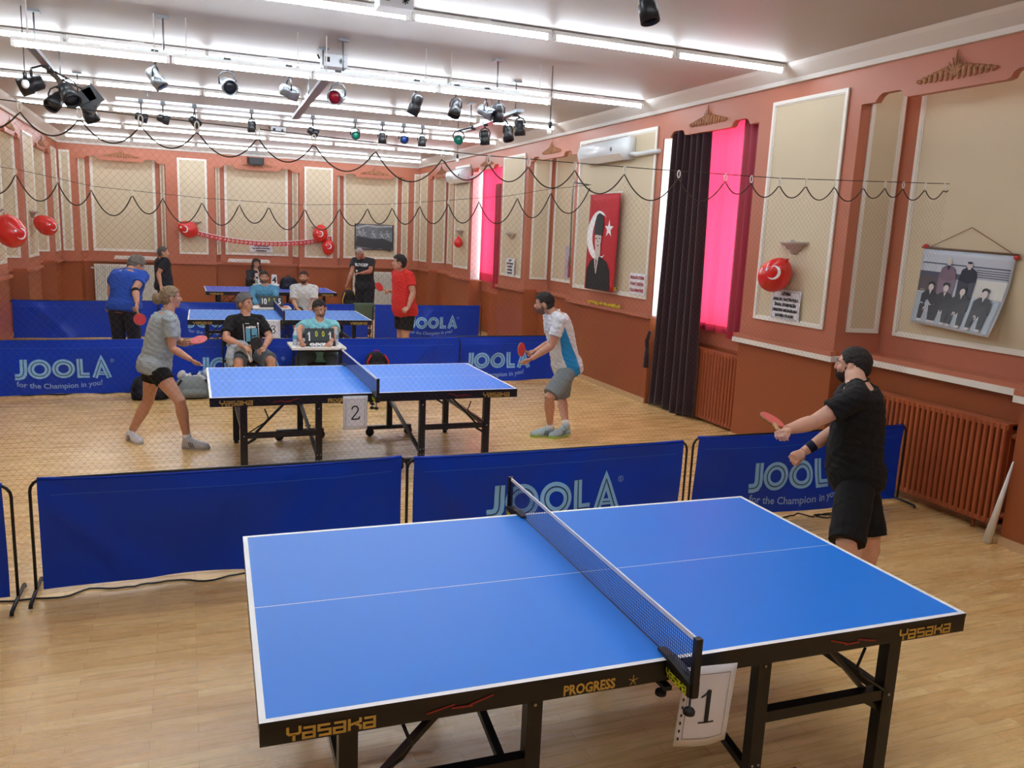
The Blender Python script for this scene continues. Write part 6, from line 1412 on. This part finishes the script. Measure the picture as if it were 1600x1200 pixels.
# standing men behind
royal = cloth('fabric_royal',(34,84,190)); navyt = cloth('fabric_navy_trousers',(22,26,40))
person('blue', 'grey haired man in royal blue t-shirt and dark trousers looking down, seen from behind', J['blue'], skinB, 24, royal, ('trousers', navyt), ('full',(120,114,104)), voxel=0.007, S=1.02, bulk=1.1, belly=0.05, pitch=-0.5,
       hands={'R':{'pn':(-0.5,0.3,0),'side':(0.3,0.8,-0.2),'curl':0.9}, 'L':{'pn':(0.5,0.3,0),'side':(0.3,0.8,0),'curl':0.5}}, shoes=(shoe_blk,sole_b,black_plastic))
m = MB(); a, b_ = V(J['blue']['elR']), V(J['blue']['wrR']); d_ = (b_-a).normalized(); limb(m, [a+d_*0.015,a+d_*0.03,a+d_*0.06,a+d_*0.075],[.046,.050,.049,.045]); tag(m.build('elbow_band', black_cloth), 'black elbow band on the right arm of the blue shirted man', 'elbow band')
paddle(J['blue']['haR'], (-2.15,8.68,0.90), (0.15,-0.95,0.1), 'red paddle hanging from the hand of the blue shirted man')
person('red', 'dark haired man in bright red t-shirt and black shorts facing left with a paddle', J['red'], skinB, 172, cloth('fabric_red',(226,44,38)), ('shorts', black_shorts), ('short',(26,22,24)), voxel=0.007, S=1.06, bulk=1.05, belly=0.06,
       hands={'R':{'pn':(0.2,-0.5,-0.8),'side':(-0.5,-0.2,0.8),'curl':0.9}, 'L':{'pn':(0,0.5,-0.5),'side':(-0.7,0,0.4),'curl':0.95}}, shoes=(shoe_white,sole_w,black_plastic), short_len=0.72)
paddle(J['red']['haR'], (V(J['red']['haR'])+V((-0.12,-0.03,0.07))), (0.45,-0.75,0.45), 'red paddle held out by the man in the red t-shirt')
person('farleft', 'man in dark t-shirt standing in profile before the far wall at the left', J['farleft'], skinB, 0, cloth('fabric_navy',(26,32,44)), ('trousers', navyt), ('buzz',(90,84,80)), voxel=0.009, S=1.0, belly=0.05, shoes=(shoe_blk,sole_b,black_plastic))
person('farright', 'tall man in black lettered t-shirt and black shorts looking down at his hand', J['farright'], skinC, 235, cloth('fabric_charcoal',(28,30,38)), ('shorts', cloth('fabric_dark_navy',(24,26,38))), ('buzz',(170,164,160)), voxel=0.009, S=1.03, bulk=1.05, pitch=-0.45, shoes=(shoe_blk,sole_b,black_plastic), short_len=0.9)
fr_ = find('tall man in black lettered'); shirt_print(J['farright'], [('t',('HILFIGER',0.0,0.07,0.085,0))], 0.165, 'print', fr_, [white_line], fr_.location)
m = MB(); m.ell(V(J['farright']['haL'])+V((0,0,0.05)), (0.02,0.02,0.02), nu=12, nv=8); tag(m.build('table_tennis_ball', white_m), 'white ball in the hand of the tall man in black', 'ball')
person('whitetee', 'bearded man in white t-shirt seated behind the number 3 table', J['whitetee'], skinB, 255, cloth('fabric_offwhite',(218,222,220)), ('shorts', black_shorts), ('short',(70,48,40)), voxel=0.008, S=1.0, bulk=1.05, beard=((84,56,44),0.004), shoes=(shoe_white,sole_w,black_plastic), sleeve=0.8, short_len=0.5)
chair((0.53,13.0), 0.0, 'chair under the bearded man in the white t-shirt', h=0.46)
person('umpire', 'young man in blue and teal shirt seated behind the 10 to 5 scoreboard', J['umpire'], skinB, 272, mat('fabric_teal_pattern',(84,150,186),0.85,noise_amt=0.4,nscale=7,bump=0.4,bscale=9), ('trousers', navyt), ('short',(34,26,24)), voxel=0.008, S=1.0, beard=((110,84,72),0.001), shoes=(shoe_blk,sole_b,black_plastic), sleeve=1.0)
chair((-0.22,13.0), 0.0, 'chair under the young man in the teal shirt', h=0.46)
person('farwoman', 'woman with dark curly hair and dark jacket resting her chin, seated by the far wall', J['farwoman'], skinB, 285, cloth('fabric_jacket',(36,38,48)), ('trousers', navyt), ('curly',(48,34,30)), voxel=0.009, S=0.95, female=True, shoes=(shoe_blk,sole_b,black_plastic), sleeve=1.0)
fwm = find('woman with dark curly'); shirt_print(J['farwoman'], [('r',(-0.06,-0.25,0.06,0.14,0))], 0.15, 'blouse', fwm, [white_m], fwm.location)
chair((-0.04,17.68), 0.0, 'chair under the woman by the far wall', h=0.50)
